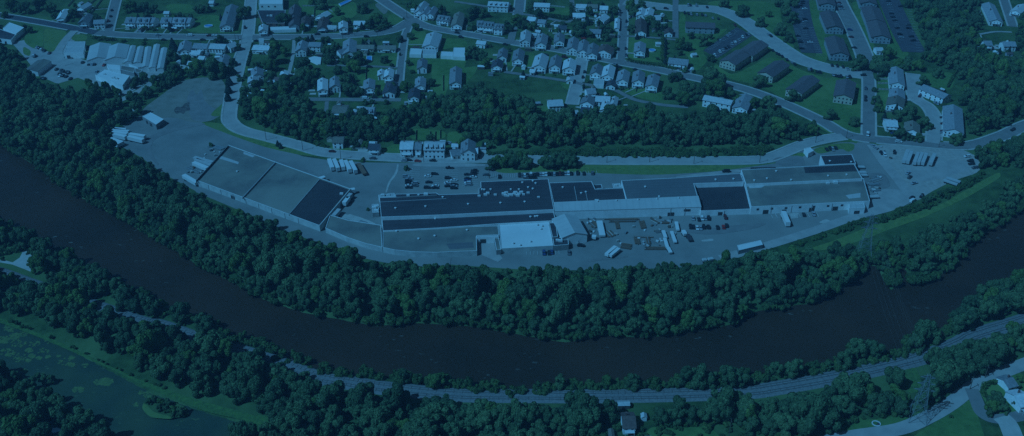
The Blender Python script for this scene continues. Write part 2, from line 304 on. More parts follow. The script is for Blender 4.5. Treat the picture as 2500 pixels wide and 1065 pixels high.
for c, p, m in (('A0', [(230, 260), (320, 225), (380, 240), (375, 425), (290, 425), (210, 370), (215, 310)], 'lawn'),
                ('A0', [(380, 240), (470, 255), (590, 272), (540, 360), (460, 455), (400, 445), (380, 420)], 'verge'),
                ('A0', [(640, 295), (760, 305), (750, 355), (610, 352)], 'verge'),
                ('A0', [(200, 400), (270, 440), (260, 490), (200, 470)], 'verge'),
                ('F', [(510, 281), (553, 245), (560, 250), (553, 275), (530, 286)], 'verge'),
                ('F', [(490, 298), (515, 299), (545, 302), (582, 323), (639, 340), (682, 352), (724, 365), (785, 383), (740, 380), (682, 368), (639, 357), (580, 336), (540, 321), (505, 308)], 'verge'),
                ('F', [(1196, 402), (1300, 404), (1425, 402), (1750, 403), (1850, 402), (1900, 396), (1945, 374), (1962, 372), (1967, 382), (1900, 398), (1830, 408), (1750, 419), (1600, 428), (1450, 423), (1340, 418), (1215, 425)], 'verge'),
                ('F', [(1982, 364), (2040, 350), (2087, 350), (2085, 366), (2070, 372), (2055, 362), (2000, 378)], 'verge'),
                ('A2', [(1015, 60), (1220, 60), (1390, 60), (1385, 175), (1200, 150), (1010, 100)], 'lawn'),
                ('Z8', [(530, 545), (660, 540), (1060, 590), (1040, 900), (900, 900), (530, 850)], 'lawn'),
                ('Z7', [(440, 470), (540, 420), (725, 450), (680, 650), (430, 680)], 'lawn'), ('Z7', [(960, 540), (1310, 590), (1300, 680), (1110, 690), (930, 720)], 'lawn'),
                ('Z7', [(450, 830), (1290, 870), (1290, 900), (1230, 1065), (430, 1050)], 'lawn'), ('A2', [(180, 520), (340, 540), (340, 740), (300, 850), (200, 800)], 'lawn'), ('A2', [(450, 590), (600, 570), (560, 650), (440, 780), (440, 600)], 'lawn'),
                ('A3', [(900, 0), (1430, 20), (1450, 200), (1580, 440), (1480, 440), (1280, 290), (1100, 160), (960, 80), (780, 30)], 'lawn'),
                ('A3', [(560, 110), (620, 130), (610, 260), (900, 260), (1000, 245), (800, 400), (760, 450), (820, 520), (720, 620), (650, 600), (640, 480), (560, 470)], 'lawn'),
                ('A3', [(880, 545), (925, 600), (1030, 655), (1250, 540), (1380, 480), (1590, 600), (1900, 700), (1900, 1065), (1775, 1025), (1500, 870), (1240, 735), (1000, 690), (850, 600)], 'lawn'),
                ('A4', [(0, 655), (380, 700), (375, 1260), (200, 1210), (0, 1110), (-130, 1020)], 'lawn'),
                ('ZC', [(520, 20), (660, 20), (700, 100), (830, 500), (830, 900), (720, 910), (580, 860), (690, 800), (540, 370), (545, 150)], 'lawn'),
                ('ZC', [(1170, 30), (1290, 20), (1500, 600), (1500, 770), (1430, 780), (1250, 310)], 'lawn'), ('A4', [(520, 10), (570, 10), (800, 470), (700, 560), (580, 500), (600, 300)], 'lawn'),
                ('A4', [(500, 660), (610, 660), (610, 960), (500, 960)], 'lawn'), ('A4', [(860, 640), (1190, 620), (1150, 790), (1000, 760), (860, 720)], 'lawn'),
                ('Z1', [(550, 250), (740, 240), (770, 350), (720, 430), (620, 440), (540, 380)], 'lawn'), ('Z1', [(0, 190), (520, 230), (520, 360), (0, 370)], 'lawn'), ('Z1', [(780, 260), (940, 280), (940, 340), (900, 360)], 'lawn'),
                ('ZA', [(110, 850), (250, 790), (450, 790), (470, 890), (220, 890)], 'verge'), ('ZA', [(800, 900), (1090, 780), (1160, 780), (1150, 930), (1260, 950), (900, 930)], 'lawn'),
                ('Z2', [(130, 60), (560, 60), (560, 190), (200, 190)], 'lawn'), ('Z2', [(440, 340), (640, 220), (950, 220), (940, 400), (1200, 440), (1200, 480), (450, 480)], 'lawn'),
                ('Z2', [(1330, 640), (1400, 620), (1400, 700), (1310, 1060), (1280, 1060)], 'verge'), ('Z6', [(430, 0), (680, 0), (900, 90), (1300, 0), (1320, 250), (900, 350), (880, 200), (560, 200)], 'lawn'),
                ('Z6', [(1560, 70), (1620, 40), (1775, 110), (1740, 190), (1690, 210)], 'dirt'), ('Z7', [(200, 170), (420, 290), (250, 360), (100, 400)], 'lawn'),
                ('Z6', [(1290, 990), (1620, 990), (1600, 1100), (1430, 1300), (1300, 1100)], 'lawn'), ('A1', [(1400, 590), (1570, 600), (1560, 800), (1460, 820)], 'lawn'), ('A1', [(1520, 460), (1690, 460), (1680, 565), (1530, 560)], 'lawn'),
                ('Z5', [(1400, 520), (1530, 560), (1640, 620), (1775, 500), (1775, 780), (1400, 700), (1150, 610)], 'lawn'), ('Z5', [(250, 470), (470, 520), (440, 620), (330, 560)], 'lawn'), ('Z5', [(0, 820), (280, 850), (150, 960), (0, 1000)], 'lawn'),
                ('Z3', [(330, 800), (420, 780), (420, 900), (340, 1000)], 'lawn'), ('Z3', [(650, 770), (750, 770), (700, 980), (560, 980)], 'lawn'),
                ('C4', [(500, 930), (640, 905), (820, 925), (1080, 880), (1350, 830), (1290, 890), (1050, 1000), (850, 1030), (500, 1085), (400, 1100)], 'lawn'),
                ('C4', [(1500, 810), (1680, 740), (1720, 860), (1830, 1200), (1000, 1200), (1250, 1010), (1400, 920)], 'lawn'), ('C4', [(1750, 620), (2130, 470), (2200, 860), (1950, 890), (1850, 850), (1760, 720)], 'lawn'),
                ('C4', [(1000, 490), (1190, 460), (1240, 600), (1230, 680), (1130, 700), (1090, 600), (1010, 560)], 'brightgrass'),
                ('F', [(1940, 618), (2000, 600), (2041, 586), (2125, 552), (2210, 527), (2294, 502), (2352, 468), (2400, 440), (2440, 420), (2445, 432), (2400, 460), (2360, 483), (2308, 508), (2252, 533), (2167, 562), (2125, 580), (2041, 608)], 'verge'),
                ('C1', [(-40, 30), (0, 42), (200, 120), (360, 185), (560, 270), (760, 365), (860, 420), (1000, 480), (1200, 575), (1500, 680), (1800, 780), (2130, 860), (2400, 960), (2400, 1000), (2100, 925), (1800, 860), (1500, 745), (1200, 610), (1000, 505), (800, 410), (560, 305), (340, 210), (120, 125), (-40, 70)], 'brightgrass'),
                ('C1', [(1620, 830), (1640, 870), (1600, 900), (1500, 905), (1480, 920), (1300, 900), (1230, 830), (1240, 780), (1270, 740), (1400, 740), (1560, 790)], 'ground'),
                ('C1', [(1240, 780), (1280, 800), (1330, 860), (1480, 895), (1480, 920), (1300, 905), (1230, 830)], 'verge'),
                ('C2', [(-40, 900), (150, 880), (290, 960), (240, 1065), (-60, 1100)], 'brightgrass'), ('C3', [(1380, 980), (1500, 1000), (1900, 980), (2000, 1100), (1300, 1100)], 'lawn')):
    lot('lawn' if m != 'dirt' else 'dirt_ground', c, p, m, True, True)

# ------------------------------------------------------------------ roads (with kerbed pavements), lots and markings
ROADS = []
def road(name, c, pts, wid, m='road', walk=False, smooth=True):
    L = [W(c, x, y) for x, y in pts]
    if smooth and len(L) > 2: L = smooth_line(L, 5)
    # resample
    out = [L[0]]
    for a, b in zip(L, L[1:]):
        n = max(1, int(math.dist(a, b)/4))
        out += [(a[0]+(b[0]-a[0])*i/n, a[1]+(b[1]-a[1])*i/n) for i in range(1, n+1)]
    ROADS.append((name, out, wid, m, walk)); CORR.append((out[::3]+[out[-1]], wid/2+1.5))
main = [(0, 38), (60, 48), (140, 62), (235, 80)]
road('main_street', 'F', [(-60, 28)]+main, 9.5, 'darkroad', True)
road('main_street', 'F', [(235, 80), (300, 86), (420, 90), (600, 91), (782, 90), (894, 84), (960, 74), (1002, 52)], 10.5, 'road', True)
road('main_street', 'F', [(915, -12), (950, 12), (1000, 44), (1042, 65), (1113, 79), (1253, 104), (1366, 122), (1500, 150), (1584, 166), (1641, 178), (1708, 193), (1801, 213), (1894, 245), (2000, 293), (2056, 325), (2107, 338), (2197, 346), (2352, 357), (2440, 335), (2500, 308), (2580, 280)], 10, 'road', True)
road('side_street', 'F', [(290, -20), (284, 0), (262, 84)], 8, 'road', True)
road('side_street', 'F', [(616, -20), (613, 0), (604, 90), (588, 140), (575, 190), (566, 235), (559, 285), (566, 302), (583, 315), (610, 325), (639, 332), (724, 354), (794, 373), (900, 382), (1045, 388), (1188, 388), (1306, 390), (1503, 393), (1750, 393), (1830, 392), (1870, 388), (1903, 377), (1960, 354), (2010, 341), (2060, 333)], 9, 'paleroad', True)
road('side_street', 'F', [(1000, 60), (988, 93), (979, 158), (973, 222)], 5, 'road', True)
road('lane', 'F', [(725, 242), (800, 243), (979, 244)], 6, 'road')
road('driveway', 'F', [(718, 98), (716, 130), (708, 169), (698, 200)], 3, 'paleroad')
road('lane', 'F', [(798, 160), (880, 161), (979, 166)], 3.5, 'road'); road('driveway', 'F', [(798, 248), (796, 276)], 3, 'road')
road('side_street', 'F', [(1272, -20), (1270, 0), (1266, 38)], 8.5, 'road', True); road('side_street', 'F', [(1255, 66), (1246, 104)], 6.5, 'road')
road('lane', 'F', [(1110, 4), (1192, 17), (1253, 31), (1285, 36), (1340, 46), (1386, 54), (1396, 40), (1397, 10), (1392, -15)], 4.5, 'road')
road('side_street', 'F', [(1518, -20), (1520, 0), (1522, 70), (1517, 156)], 6.5, 'road', True)
road('estate_road', 'F', [(1524, 5), (1584, 13), (1646, 20), (1700, 21), (1753, 25), (1810, 48), (1866, 88), (1922, 127), (1960, 148), (2010, 164), (2056, 175), (2116, 184)], 15, 'paleroad', True)
road('lane', 'F', [(1650, -15), (1649, 20), (1649, 93)], 5.5, 'road'); road('lane', 'F', [(1520, 88), (1590, 92), (1655, 98)], 3.8, 'road')
road('estate_road', 'F', [(2116, 172), (2121, 200), (2121, 270), (2121, 340)], 8.5, 'road', True)
road('estate_road', 'F', [(2040, -20), (2052, 10), (2080, 65), (2108, 130), (2118, 165)], 13, 'road', True)
road('estate_road', 'F', [(2162, -20), (2172, 5), (2203, 75), (2232, 128)], 20, 'darkroad')
road('estate_road', 'F', [(1951, -20), (1953, 20), (1962, 68), (1972, 100), (1982, 130)], 18, 'darkroad')
road('estate_road', 'F', [(2228, 180), (2230, 225), (2238, 243), (2264, 260), (2280, 285), (2281, 310), (2279, 350)], 9, 'paleroad', True)
road('side_street', 'F', [(2446, -20), (2451, 0), (2473, 66)], 7, 'road', True); road('lane', 'F', [(2392, 84), (2430, 78), (2470, 79)], 3, 'paleroad')
road('side_street', 'F', [(1422, 142), (1410, 200), (1396, 256)], 8, 'paleroad', True)
road('lane', 'F', [(1231, 176), (1310, 187), (1400, 201), (1422, 207)], 4.5, 'road'); road('lane', 'F', [(1420, 205), (1494, 218), (1528, 234), (1557, 246), (1620, 257), (1680, 262)], 4.5, 'road')
road('driveway', 'A0', [(645, 268), (575, 340), (510, 440), (520, 500), (600, 560)], 7, 'paleroad'); road('driveway', 'A0', [(1410, 610), (1300, 730), (1130, 830), (980, 900)], 6, 'paleroad')
road('riverside_track', 'F', [(490, 462), (600, 508), (700, 553), (800, 588), (900, 622), (1010, 640), (1100, 642)], 9, 'asphalt')
road('county_road', 'F', [(1980, 1085), (2092, 1064), (2196, 1048), (2266, 1019), (2323, 985), (2379, 942), (2435, 915), (2520, 882)], 7.5, 'paleroad')
road('side_street', 'F', [(2372, 950), (2384, 980), (2396, 1008), (2421, 1022), (2460, 1022), (2520, 1010)], 6.5, 'road')
road('driveway', 'C4', [(1930, 900), (1990, 960), (2040, 1080)], 9, 'concrete')
road('perimeter_road', 'F', [(2128, 354), (2160, 400), (2200, 450), (2215, 480), (2180, 505), (2080, 532), (2000, 560), (1880, 598), (1760, 632)], 7, 'paleroad')
road('dirt_track', 'F', [(195, 275), (240, 290), (280, 285), (330, 268)], 4, 'gravel')
for i, (name, L, wid, m, walk) in enumerate(ROADS):
    V = []; n = len(L); z = .10+.004*i
    for j in range(n):
        a, b = L[max(0, j-1)], L[min(n-1, j+1)]; d = Vector((b[0]-a[0], b[1]-a[1])).normalized(); nn = Vector((-d.y, d.x))
        V += [(L[j][0]+nn.x*wid/2, L[j][1]+nn.y*wid/2, z), (L[j][0]-nn.x*wid/2, L[j][1]-nn.y*wid/2, z)]
    tag(obj(name, mesh(name, V, [(2*j+1, 2*j+3, 2*j+2, 2*j) for j in range(n-1)], M[m])), kind='structure')
    if walk:
        mb = MB()
        for s in (1, -1):
            for j in range(n-1):
                q = [Vector(V[2*j+(0 if s > 0 else 1)][:2]), Vector(V[2*j+2+(0 if s > 0 else 1)][:2])]
                mid = (q[0]+q[1])/2; P = np.array([[mid.x, mid.y]])
                if any(k != i and dist_line(P, R[1])[0] < R[2]/2+.8 for k, R in enumerate(ROADS) if abs(R[1][0][0]-mid.x) < 900): continue
                d = (q[1]-q[0]); 
                if d.length < .2: continue
                d.normalize(); nn = Vector((-d.y, d.x))*s
                a, b = q[0], q[1]
                mb.add([(*(a+nn*.02), .02), (*(b+nn*.02), .02), (*(b+nn*1.5), .02), (*(a+nn*1.5), .02), (*(a+nn*.02), .30+.0007*(i % 9)), (*(b+nn*.02), .30+.0007*(i % 9)), (*(b+nn*1.5), .30+.0007*(i % 9)), (*(a+nn*1.5), .30+.0007*(i % 9))],
                       [(4, 5, 6, 7), (7, 6, 5, 4), (0, 1, 5, 4), (2, 3, 7, 6)][0:1]+[(0, 1, 5, 4), (2, 3, 7, 6)])
        if mb.V: tag(mb.build('pavement', M['concrete']), kind='structure')
CORR.append(([ground_at(x, y) for x, y in [(1990, 600), (2150, 560), (2300, 510), (2440, 430)]], 5))
def stalls(c, a, b, n, ln, side, z=.27):   # painted bay lines from a to b, each ln metres long, to one side
    A, B = Vector(W(c, *a)), Vector(W(c, *b)); d = (B-A).normalized(); nn = Vector((-d.y, d.x))*side; mb = MB()
    for i in range(n+1):
        p = A+(B-A)*i/n; q = p+nn*ln
        e = d*.11
        mb.add([(*(p-e), z), (*(p+e), z), (*(q+e), z), (*(q-e), z)], [(0, 1, 2, 3)])
    tag(mb.build('bay_marking', M['line']), kind='structure')
for x0, x1, y0, y1, n in ((560, 560, 220, 380, 10), (722, 722, 220, 380, 10), (890, 890, 215, 390, 11), (1058, 1058, 220, 370, 9)):
    stalls('B2', (x0, y0), (x1, y1), n, 5, 1); stalls('B2', (x0, y0), (x1, y1), n, 5, -1)
stalls('B2', (500, 225), (500, 390), 10, 5, 1)
stalls('B2', (1185, 300), (1445, 298), 14, 5, 1); stalls('B3', (40, 290), (740, 272), 30, 5, 1)
stalls('A3', (790, 425), (1040, 262), 17, 5, -1); stalls('A3', (900, 500), (1165, 318), 17, 5, 1)
stalls('ZC', (430, 10), (560, 560), 22, 5, -1); stalls('ZC', (550, 400), (670, 800), 16, 5, 1); stalls('ZC', (960, 30), (1060, 290), 10, 5, 1); stalls('ZC', (1130, 540), (1230, 800), 11, 5, 1)
stalls('A4', (575, 5), (690, 340), 16, 5, 1); stalls('A4', (740, 40), (845, 440), 18, 5, 1); stalls('ZC', (340, 420), (440, 680), 12, 5, 1)
stalls('B4', (840, 650), (1240, 640), 10, 5, 1); stalls('B3', (130, 970), (410, 965), 9, 5, 1)
lot('estate_car_park', 'A3', [(772, 440), (1060, 236), (1195, 308), (890, 508)], 'darkroad', False, False)
lot('concrete_pad', 'B1', [(1530, 780), (1775, 850), (1770, 880), (1520, 820)], 'concrete', False, False); lot('concrete_pad', 'B4', [(1160, 440), (1480, 430), (1600, 500), (1750, 540), (1700, 600), (1200, 600)], 'paleroad', False, False) if False else None
lot('concrete_pad', 'B5', [(500, 760), (680, 750), (760, 800), (700, 880), (480, 920), (300, 960), (440, 900)], 'paleroad', False, True)
lot('concrete_pad', 'B4', [(990, 610), (1060, 605), (1060, 650), (1000, 655)], 'concrete', False, False); lot('concrete_pad', 'B4', [(1230, 690), (1300, 655), (1350, 680), (1300, 700)], 'concrete', False, True)
for c, p_, m_ in (('B0', [(1240, 330), (1300, 290), (1500, 220), (1775, 180), (1775, 195), (1520, 245), (1330, 320), (1300, 420), (1380, 540), (1360, 545), (1260, 430)], 'road'), ('B2', [(0, 610), (100, 640), (230, 690), (250, 720), (120, 690), (0, 650)], 'concrete'), ('B2', [(425, 180), (440, 185), (430, 260), (360, 350), (335, 430), (322, 430), (345, 340), (410, 255)], 'concrete'),
                 ('B2', [(560, 170), (1190, 175), (1190, 205), (560, 205)], 'paleroad'), ('B3', [(640, 1010), (900, 990), (1000, 975), (1000, 990), (650, 1030)], 'road'), ('B1', [(700, 250), (1000, 330), (1300, 420), (1290, 440), (960, 345), (690, 275)], 'road'), ('B4', [(0, 760), (300, 740), (600, 700), (800, 690), (700, 740), (300, 800)], 'road'),
                 ('B5', [(330, 620), (560, 610), (620, 700), (600, 745), (420, 750)], 'road'), ('B4', [(400, 240), (560, 225), (570, 260), (0, 300), (0, 285)], 'paleroad'), ('B4', [(820, 130), (1100, 100), (1120, 190), (1100, 195), (900, 200)], 'road')):
    lot('yard_patch', c, p_, m_, False, True)
lot('paint_stain', 'B4', [(220, 840), (320, 825), (330, 850), (225, 855)], 'concrete', False, True)
# ------------------------------------------------------------------ buildings
def win_mesh(w=1.0, h=1.3, d=.08):
    mb = MB(); mb.box(0, 0, 0, w, d, h); return mb
WIN = mesh('window', win_mesh().V, win_mesh().F, M['glass'])
_f = MB(); _f.box(-.6, .02, -.1, .12, .1, 1.5); _f.box(.6, .02, -.1, .12, .1, 1.5); _f.box(0, .02, 1.3, 1.08, .1, .12); _f.box(0, .02, -.1, 1.08, .1, .1)
WFR = mesh('window_frame', _f.V, _f.F, M['white'])
_d = MB(); _d.box(0, 0, 0, 1.0, .1, 2.1); DOOR = mesh('door', _d.V, _d.F, M['door'])
_d = MB(); _d.box(0, 0, 0, 3.4, .16, 2.9); DOCK = mesh('loading_door', _d.V, _d.F, M['door'])
_d = MB(); _d.box(0, 0, 0, .22, .22, 1); PIPE = mesh('downpipe', _d.V, _d.F, M['frame'])
_v = MB(); _v.cyl(0, 0, 0, .9, .55, .55, 8); _v.cyl(0, 0, .9, .35, .8, .3, 8); VENT = mesh('roof_vent', _v.V, _v.F, M['white'])
_v = MB(); _v.box(0, 0, 0, 2.6, 1.7, 1.2); _v.box(0, 0, 1.2, 2.2, 1.3, .2); UNIT = mesh('air_handler', _v.V, _v.F, M['white'])
def clean(pts):
    return pts[::-1] if area(pts) < 0 else pts
def block(name, label, cat, c, pts, h, roof='roof_grey', wall='wall_white', par=.45, vents=(), units=(), docks=0, pipes=0, group=None, world=None, seed=1, winds=0, wcap='white', z0=-.4):
    P = clean(world or WP(c, pts, h)); KEEP.append(P)
    cx = sum(p[0] for p in P)/len(P); cy = sum(p[1] for p in P)/len(P); Q = [(x-cx, y-cy) for x, y in P]; n = len(Q)
    t = thing(name, label, cat, (cx, cy, 0), group=group)
    I = inset(Q, .35); V = [(x, y, z0) for x, y in Q]+[(x, y, h+par) for x, y in Q]+[(x, y, h+par) for x, y in I]+[(x, y, h-.1) for x, y in I]; F = []
    for i in range(n):
        j = (i+1) % n; F += [(i, j, n+j, n+i), (n+i, n+j, 2*n+j, 2*n+i), (2*n+i, 2*n+j, 3*n+j, 3*n+i)]
    obj('wall', mesh('wall', V, F, [M[wall], M[wcap]], [0, 1, 1]*n), t)
    obj('roof', mesh('roof', [(x, y, h) for x, y in inset(Q, .33)], [tuple(range(n))], M[roof]), t)
    r = random.Random(seed)
    for x, y in vents:
        q = W(c, x, y, h+.5); obj('roof_vent', VENT, t, (q[0]-cx, q[1]-cy, h-.02), r.random(), (1.0, 1.0, .8))
    for x, y in units:
        q = W(c, x, y, h+.5); s = r.uniform(.6, 1.1); obj('air_handler', UNIT, t, (q[0]-cx, q[1]-cy, h-.02), r.uniform(-.1, .1), (s, s, s))
    for i in range(n):
        a, b = Vector(Q[i]), Vector(Q[(i+1) % n]); e = b-a; L = e.length
        if L < 6: continue
        d = e/L; nrm = Vector((d.y, -d.x))
        if nrm.y > -.35: continue
        rz = math.atan2(d.y, d.x)
        if pipes:
            for k in range(1, int(L/pipes)):
                p = a+d*(k*pipes)+nrm*.1; obj('downpipe', PIPE, t, (p.x, p.y, 0), rz, (1, 1, h))
        if docks:
            for k in range(int(L/docks)):
                p = a+d*((k+.3+.4*r.random())*docks)+nrm*.06; obj('loading_door', DOCK, t, (p.x, p.y, 0.02), rz, (r.choice((.8, 1, 1)), 1, r.choice((.85, 1))*min(1, (h-.3)/3)))
        if winds:
            for k in range(int(L/winds)):
                p = a+d*((k+.5)*winds)+nrm*.03; obj('window', WIN, t, (p.x, p.y, min(h-1.7, 1.2 if h < 4.5 else 3)), rz, (1.6, 1, 1))
    return t
# the west warehouse: three roofs under one front wall
def part_roof(t, c, pts, h, m, nm='roof'):
    ox, oy = t.location.x, t.location.y; P = clean(WP(c, pts, h))
    return obj(nm, mesh(nm, [(x-ox, y-oy, h) for x, y in P], [tuple(range(len(P)))], M[m]), t)
def strip_wall(t, c, a, b, z0, z1, th, m, nm='parapet', ha=None):
    A, B = W(c, *a, ha if ha is not None else z1), W(c, *b, ha if ha is not None else z1); mb = MB(); L = math.dist(A, B); rz = math.atan2(B[1]-A[1], B[0]-A[0])
    mb.box((A[0]+B[0])/2-t.location.x, (A[1]+B[1])/2-t.location.y, z0, L, th, z1-z0, rz); return mb.build(nm, M[m], t)
wh = block('warehouse', 'west warehouse with two weathered grey-brown roofs and one black roof at its east end', 'warehouse', 'B1', [(560, 195), (1620, 575), (1350, 895), (280, 500)], 4.0, 'roof_grey', 'wall_pale', .35, vents=[(635, 420)], units=[(1540, 615)], docks=60, pipes=11, seed=3)
part_roof(wh, 'B1', [(1350, 490), (1600, 580), (1345, 885), (1090, 795)], 4.05, 'roof_black', 'black_roof')
strip_wall(wh, 'B1', (965, 340), (680, 648), 3.9, 5.0, .5, 'frame', 'dividing_wall'); strip_wall(wh, 'B1', (1350, 487), (1083, 795), 3.9, 4.5, .4, 'frame', 'dividing_wall')
strip_wall(wh, 'B1', (560, 195), (280, 500), 3.9, 5.2, .5, 'door', 'dark_parapet')
for p in ([(490, 285), (650, 340), (645, 360), (480, 310)], [(690, 250), (790, 285), (770, 300), (690, 270)]): part_roof(wh, 'B1', p, 4.06, 'roof_pale', 'patch')
# canal side building with the long curved wall
cv = block('canal_side_building', 'long low building with weathered roof and long curved white wall facing the wooded riverbank', 'factory building', 'B2', [(-157, 622), (0, 668), (285, 712), (296, 905), (150, 872), (0, 822), (-197, 738)], 3.2, 'roof_grey', 'wall_pale', .3, pipes=12, seed=4)
cv2 = block('curved_factory_wing', 'low factory wing with stained grey roof and curved pale wall below the dark main roofs', 'factory building', 'B2', [(300, 762), (820, 728), (1300, 718), (1310, 802), (1112, 812), (1117, 935), (900, 942), (770, 950), (580, 945), (400, 928), (300, 905)], 3.5, 'roof_grey', 'wall_pale', .3,
            vents=[(750, 800), (1030, 750), (610, 825), (420, 760)], pipes=11, seed=5)
part_roof(cv2, 'B2', [(850, 870), (1080, 855), (1090, 905), (880, 920)], 3.53, 'roof_slate', 'patch')
M1 = [(270, 472), (410, 468), (410, 442), (765, 432), (790, 447), (1132, 437), (1132, 395), (1150, 385), (1147, 335), (1735, 310), (1785, 577), (800, 624), (285, 642)]
mn = block('main_mill_building', 'main factory building with the longest dark roof, cluttered with white roof units', 'factory building', 'B2', M1, 6.4, 'roof_dark', 'wall_white', .25,
           vents=[(1040, 525), (1320, 515), (1530, 505), (1180, 400), (1160, 398), (1235, 398), (1410, 398), (1480, 398), (1600, 392), (1560, 380), (1625, 345), (1510, 338), (670, 545), (410, 560), (820, 465), (610, 447), (1600, 325)],
           units=[(1190, 445), (1275, 445), (1370, 430), (1400, 443), (1450, 428), (1480, 438), (1520, 442), (1560, 428), (1440, 440), (1415, 447), (1350, 440), (1365, 452), (1500, 425), (675, 443), (520, 452), (1135, 455), (1650, 465), (1210, 432), (1470, 452), (1385, 455)], seed=6)
strip_wall(mn, 'B2', (275, 508), (850, 478), 6.3, 6.6, .4, 'frame', 'roof_seam'); strip_wall(mn, 'B2', (410, 468), (770, 447), 6.3, 6.9, .5, 'wall_grey', 'roof_step')
ml = block('lower_mill_building', 'narrow dark-roofed factory building running along the pale clerestory of the main factory', 'factory building', 'B2', [(290, 640), (1775, 570), (1800, 672), (1300, 700), (810, 735), (300, 762)], 4.2, 'roof_dark', 'wall_white', .25, vents=[(1580, 635), (1620, 632), (1640, 630), (755, 652)], winds=6, seed=7)
wr = block('white_roof_building', 'factory building with broad bright white roof beside the loading bay', 'factory building', 'B2', [(1303, 694), (1740, 682), (1778, 890), (1325, 916)], 3.3, 'roof_white', 'wall_pale', .3,
           vents=[(1680, 715), (1670, 740), (1430, 865), (1580, 850), (1490, 880), (1640, 705)], seed=8)
d1 = block('loading_bay', 'open loading bay with four dark dock doors between stained roof and bright white roof', 'loading bay', 'B2', [(1112, 800), (1300, 794), (1305, 812), (1115, 818)], 4.2, 'roof_pale', 'wall_white', .25, docks=7.5, seed=9)
d2 = block('loading_bay_wing', 'narrow grey-roofed wing along the right side of the loading bay', 'shed', 'B2', [(1262, 812), (1305, 812), (1326, 925), (1285, 930)], 3.2, 'roof_grey', 'wall_grey', .3, seed=10)
lot('concrete_pad', 'B2', [(1125, 845), (1265, 840), (1290, 940), (1340, 1000), (1300, 1030), (1130, 960)], 'paleroad', False, False)
gl = block('link_building', 'grey flat-roofed factory block between the white roof and the gabled hall', 'factory building', 'B3', [(320, 692), (380, 690), (398, 812), (350, 818)], 4.8, 'roof_dark', 'wall_grey', .3, seed=11)
gl2 = block('plant_building', 'small black-roofed factory block below the gabled hall', 'factory building', 'B3', [(352, 820), (486, 816), (492, 880), (362, 892)], 3.6, 'roof_dark', 'wall_grey', .3, units=[(395, 840), (420, 845)], docks=12, seed=12)
nf = block('north_mill_building', 'dark patched-roof factory building between the unit-cluttered roof and the striped metal roof', 'factory building', 'B3', [(322, 345), (690, 332), (722, 400), (965, 390), (990, 492), (362, 530)], 6.0, 'roof_dark', 'wall_grey', .35,
           vents=[(640, 420), (600, 430), (440, 380)], units=[(735, 500)], seed=13)
strip_wall(nf, 'B3', (540, 372), (566, 505), 5.9, 6.5, .35, 'frame', 'roof_seam'); strip_wall(nf, 'B3', (640, 425), (655, 495), 5.9, 6.4, .3, 'frame', 'roof_seam')
st = block('striped_roof_building', 'factory building with slate-grey striped metal roof next to the grass verge', 'factory building', 'B3', [(947, 325), (1400, 303), (1980, 262), (2010, 338), (1577, 352), (1612, 470), (992, 492)], 6.6, 'roof_slate', 'wall_white', .3,
           vents=[(1155, 375), (1275, 460), (1765, 313), (1920, 307)], seed=14)
bk = block('black_roof_building', 'factory building with plain black roof left of the large east warehouse', 'factory building', 'B4', [(155, 354), (592, 340), (648, 572), (215, 590)], 3.6, 'roof_black', 'wall_white', .3, units=[(265, 370), (432, 365)], docks=18, pipes=15, seed=15)
# long pale lean-to hall with a sloping roof
def lean_to():
    A, B = W('B3', 362, 512, 7.6), W('B3', 1615, 457, 7.6); C, D = W('B3', 1640, 552, 6.0), W('B3', 372, 590, 6.0)
    cx, cy = (A[0]+C[0])/2, (A[1]+C[1])/2; t = thing('craneway_hall', 'long pale-roofed hall with tall white panelled front wall above the steel yard', 'factory building', (cx, cy, 0))
    q = [(p[0]-cx, p[1]-cy) for p in (D, C, B, A)]; KEEP.append([D, C, B, A]); z = [6.0, 6.0, 7.6, 7.6]; zz = [v-.12 for v in z]
    V = [(x, y, -.4) for x, y in q]+[(x, y, k) for (x, y), k in zip(q, zz)]
    obj('wall', mesh('wall', V, [(0, 1, 5, 4), (1, 2, 6, 5), (2, 3, 7, 6), (3, 0, 4, 7), (3, 2, 1, 0)], M['wall_white']), t)
    o = inset(q, -.12); V = [(x, y, k+.0) for (x, y), k in zip(o, zz)]+[(x, y, k+.22) for (x, y), k in zip(o, zz)]
    obj('roof', mesh('roof', V, [(0, 1, 5, 4), (1, 2, 6, 5), (2, 3, 7, 6), (3, 0, 4, 7), (4, 5, 6, 7), (3, 2, 1, 0)], M['roof_pale']), t)
    a, b = Vector(q[0]), Vector(q[1]); L = (b-a).length; d = (b-a)/L; n = Vector((d.y, -d.x)); rz = math.atan2(d.y, d.x); k = 72.0
    while k < L-3:
        p = a+d*k+n*.1; obj('downpipe', PIPE, t, (p.x, p.y, 0), rz, (1, 1, 5.8)); k += rnd.choice((6.5, 8.5, 9, 9))
    for f in (.795, .905):
        p = a+d*L*f+n*.06; obj('loading_door', DOCK, t, (p.x, p.y, .02 if f < .85 else 3.2), rz, (1.2, 1, .9 if f < .85 else .5))
    for f in (.30, .43, .58, .71, .86):
        A2 = Vector(q[3])*(1-f)+Vector(q[2])*f; obj('roof_vent', VENT, t, (A2.x, A2.y-1.2, 7.3), 0, .8)
lean_to()
e1 = block('east_warehouse', 'large east warehouse with stained grey upper roof and white step wall', 'warehouse', 'B4', [(565, 234), (1545, 182), (1618, 312), (606, 360)], 6.8, 'roof_grey', 'wall_white', .5, vents=[(790, 303), (1320, 280), (1480, 270), (1000, 315), (870, 240), (680, 320)], seed=16)
part_roof(e1, 'B4', [(1108, 208), (1545, 186), (1590, 242), (1122, 258)], 6.85, 'roof_black', 'black_roof'); strip_wall(e1, 'B4', (650, 212), (865, 208), 6.7, 7.6, 1.0, 'roof_black', 'roof_curb')
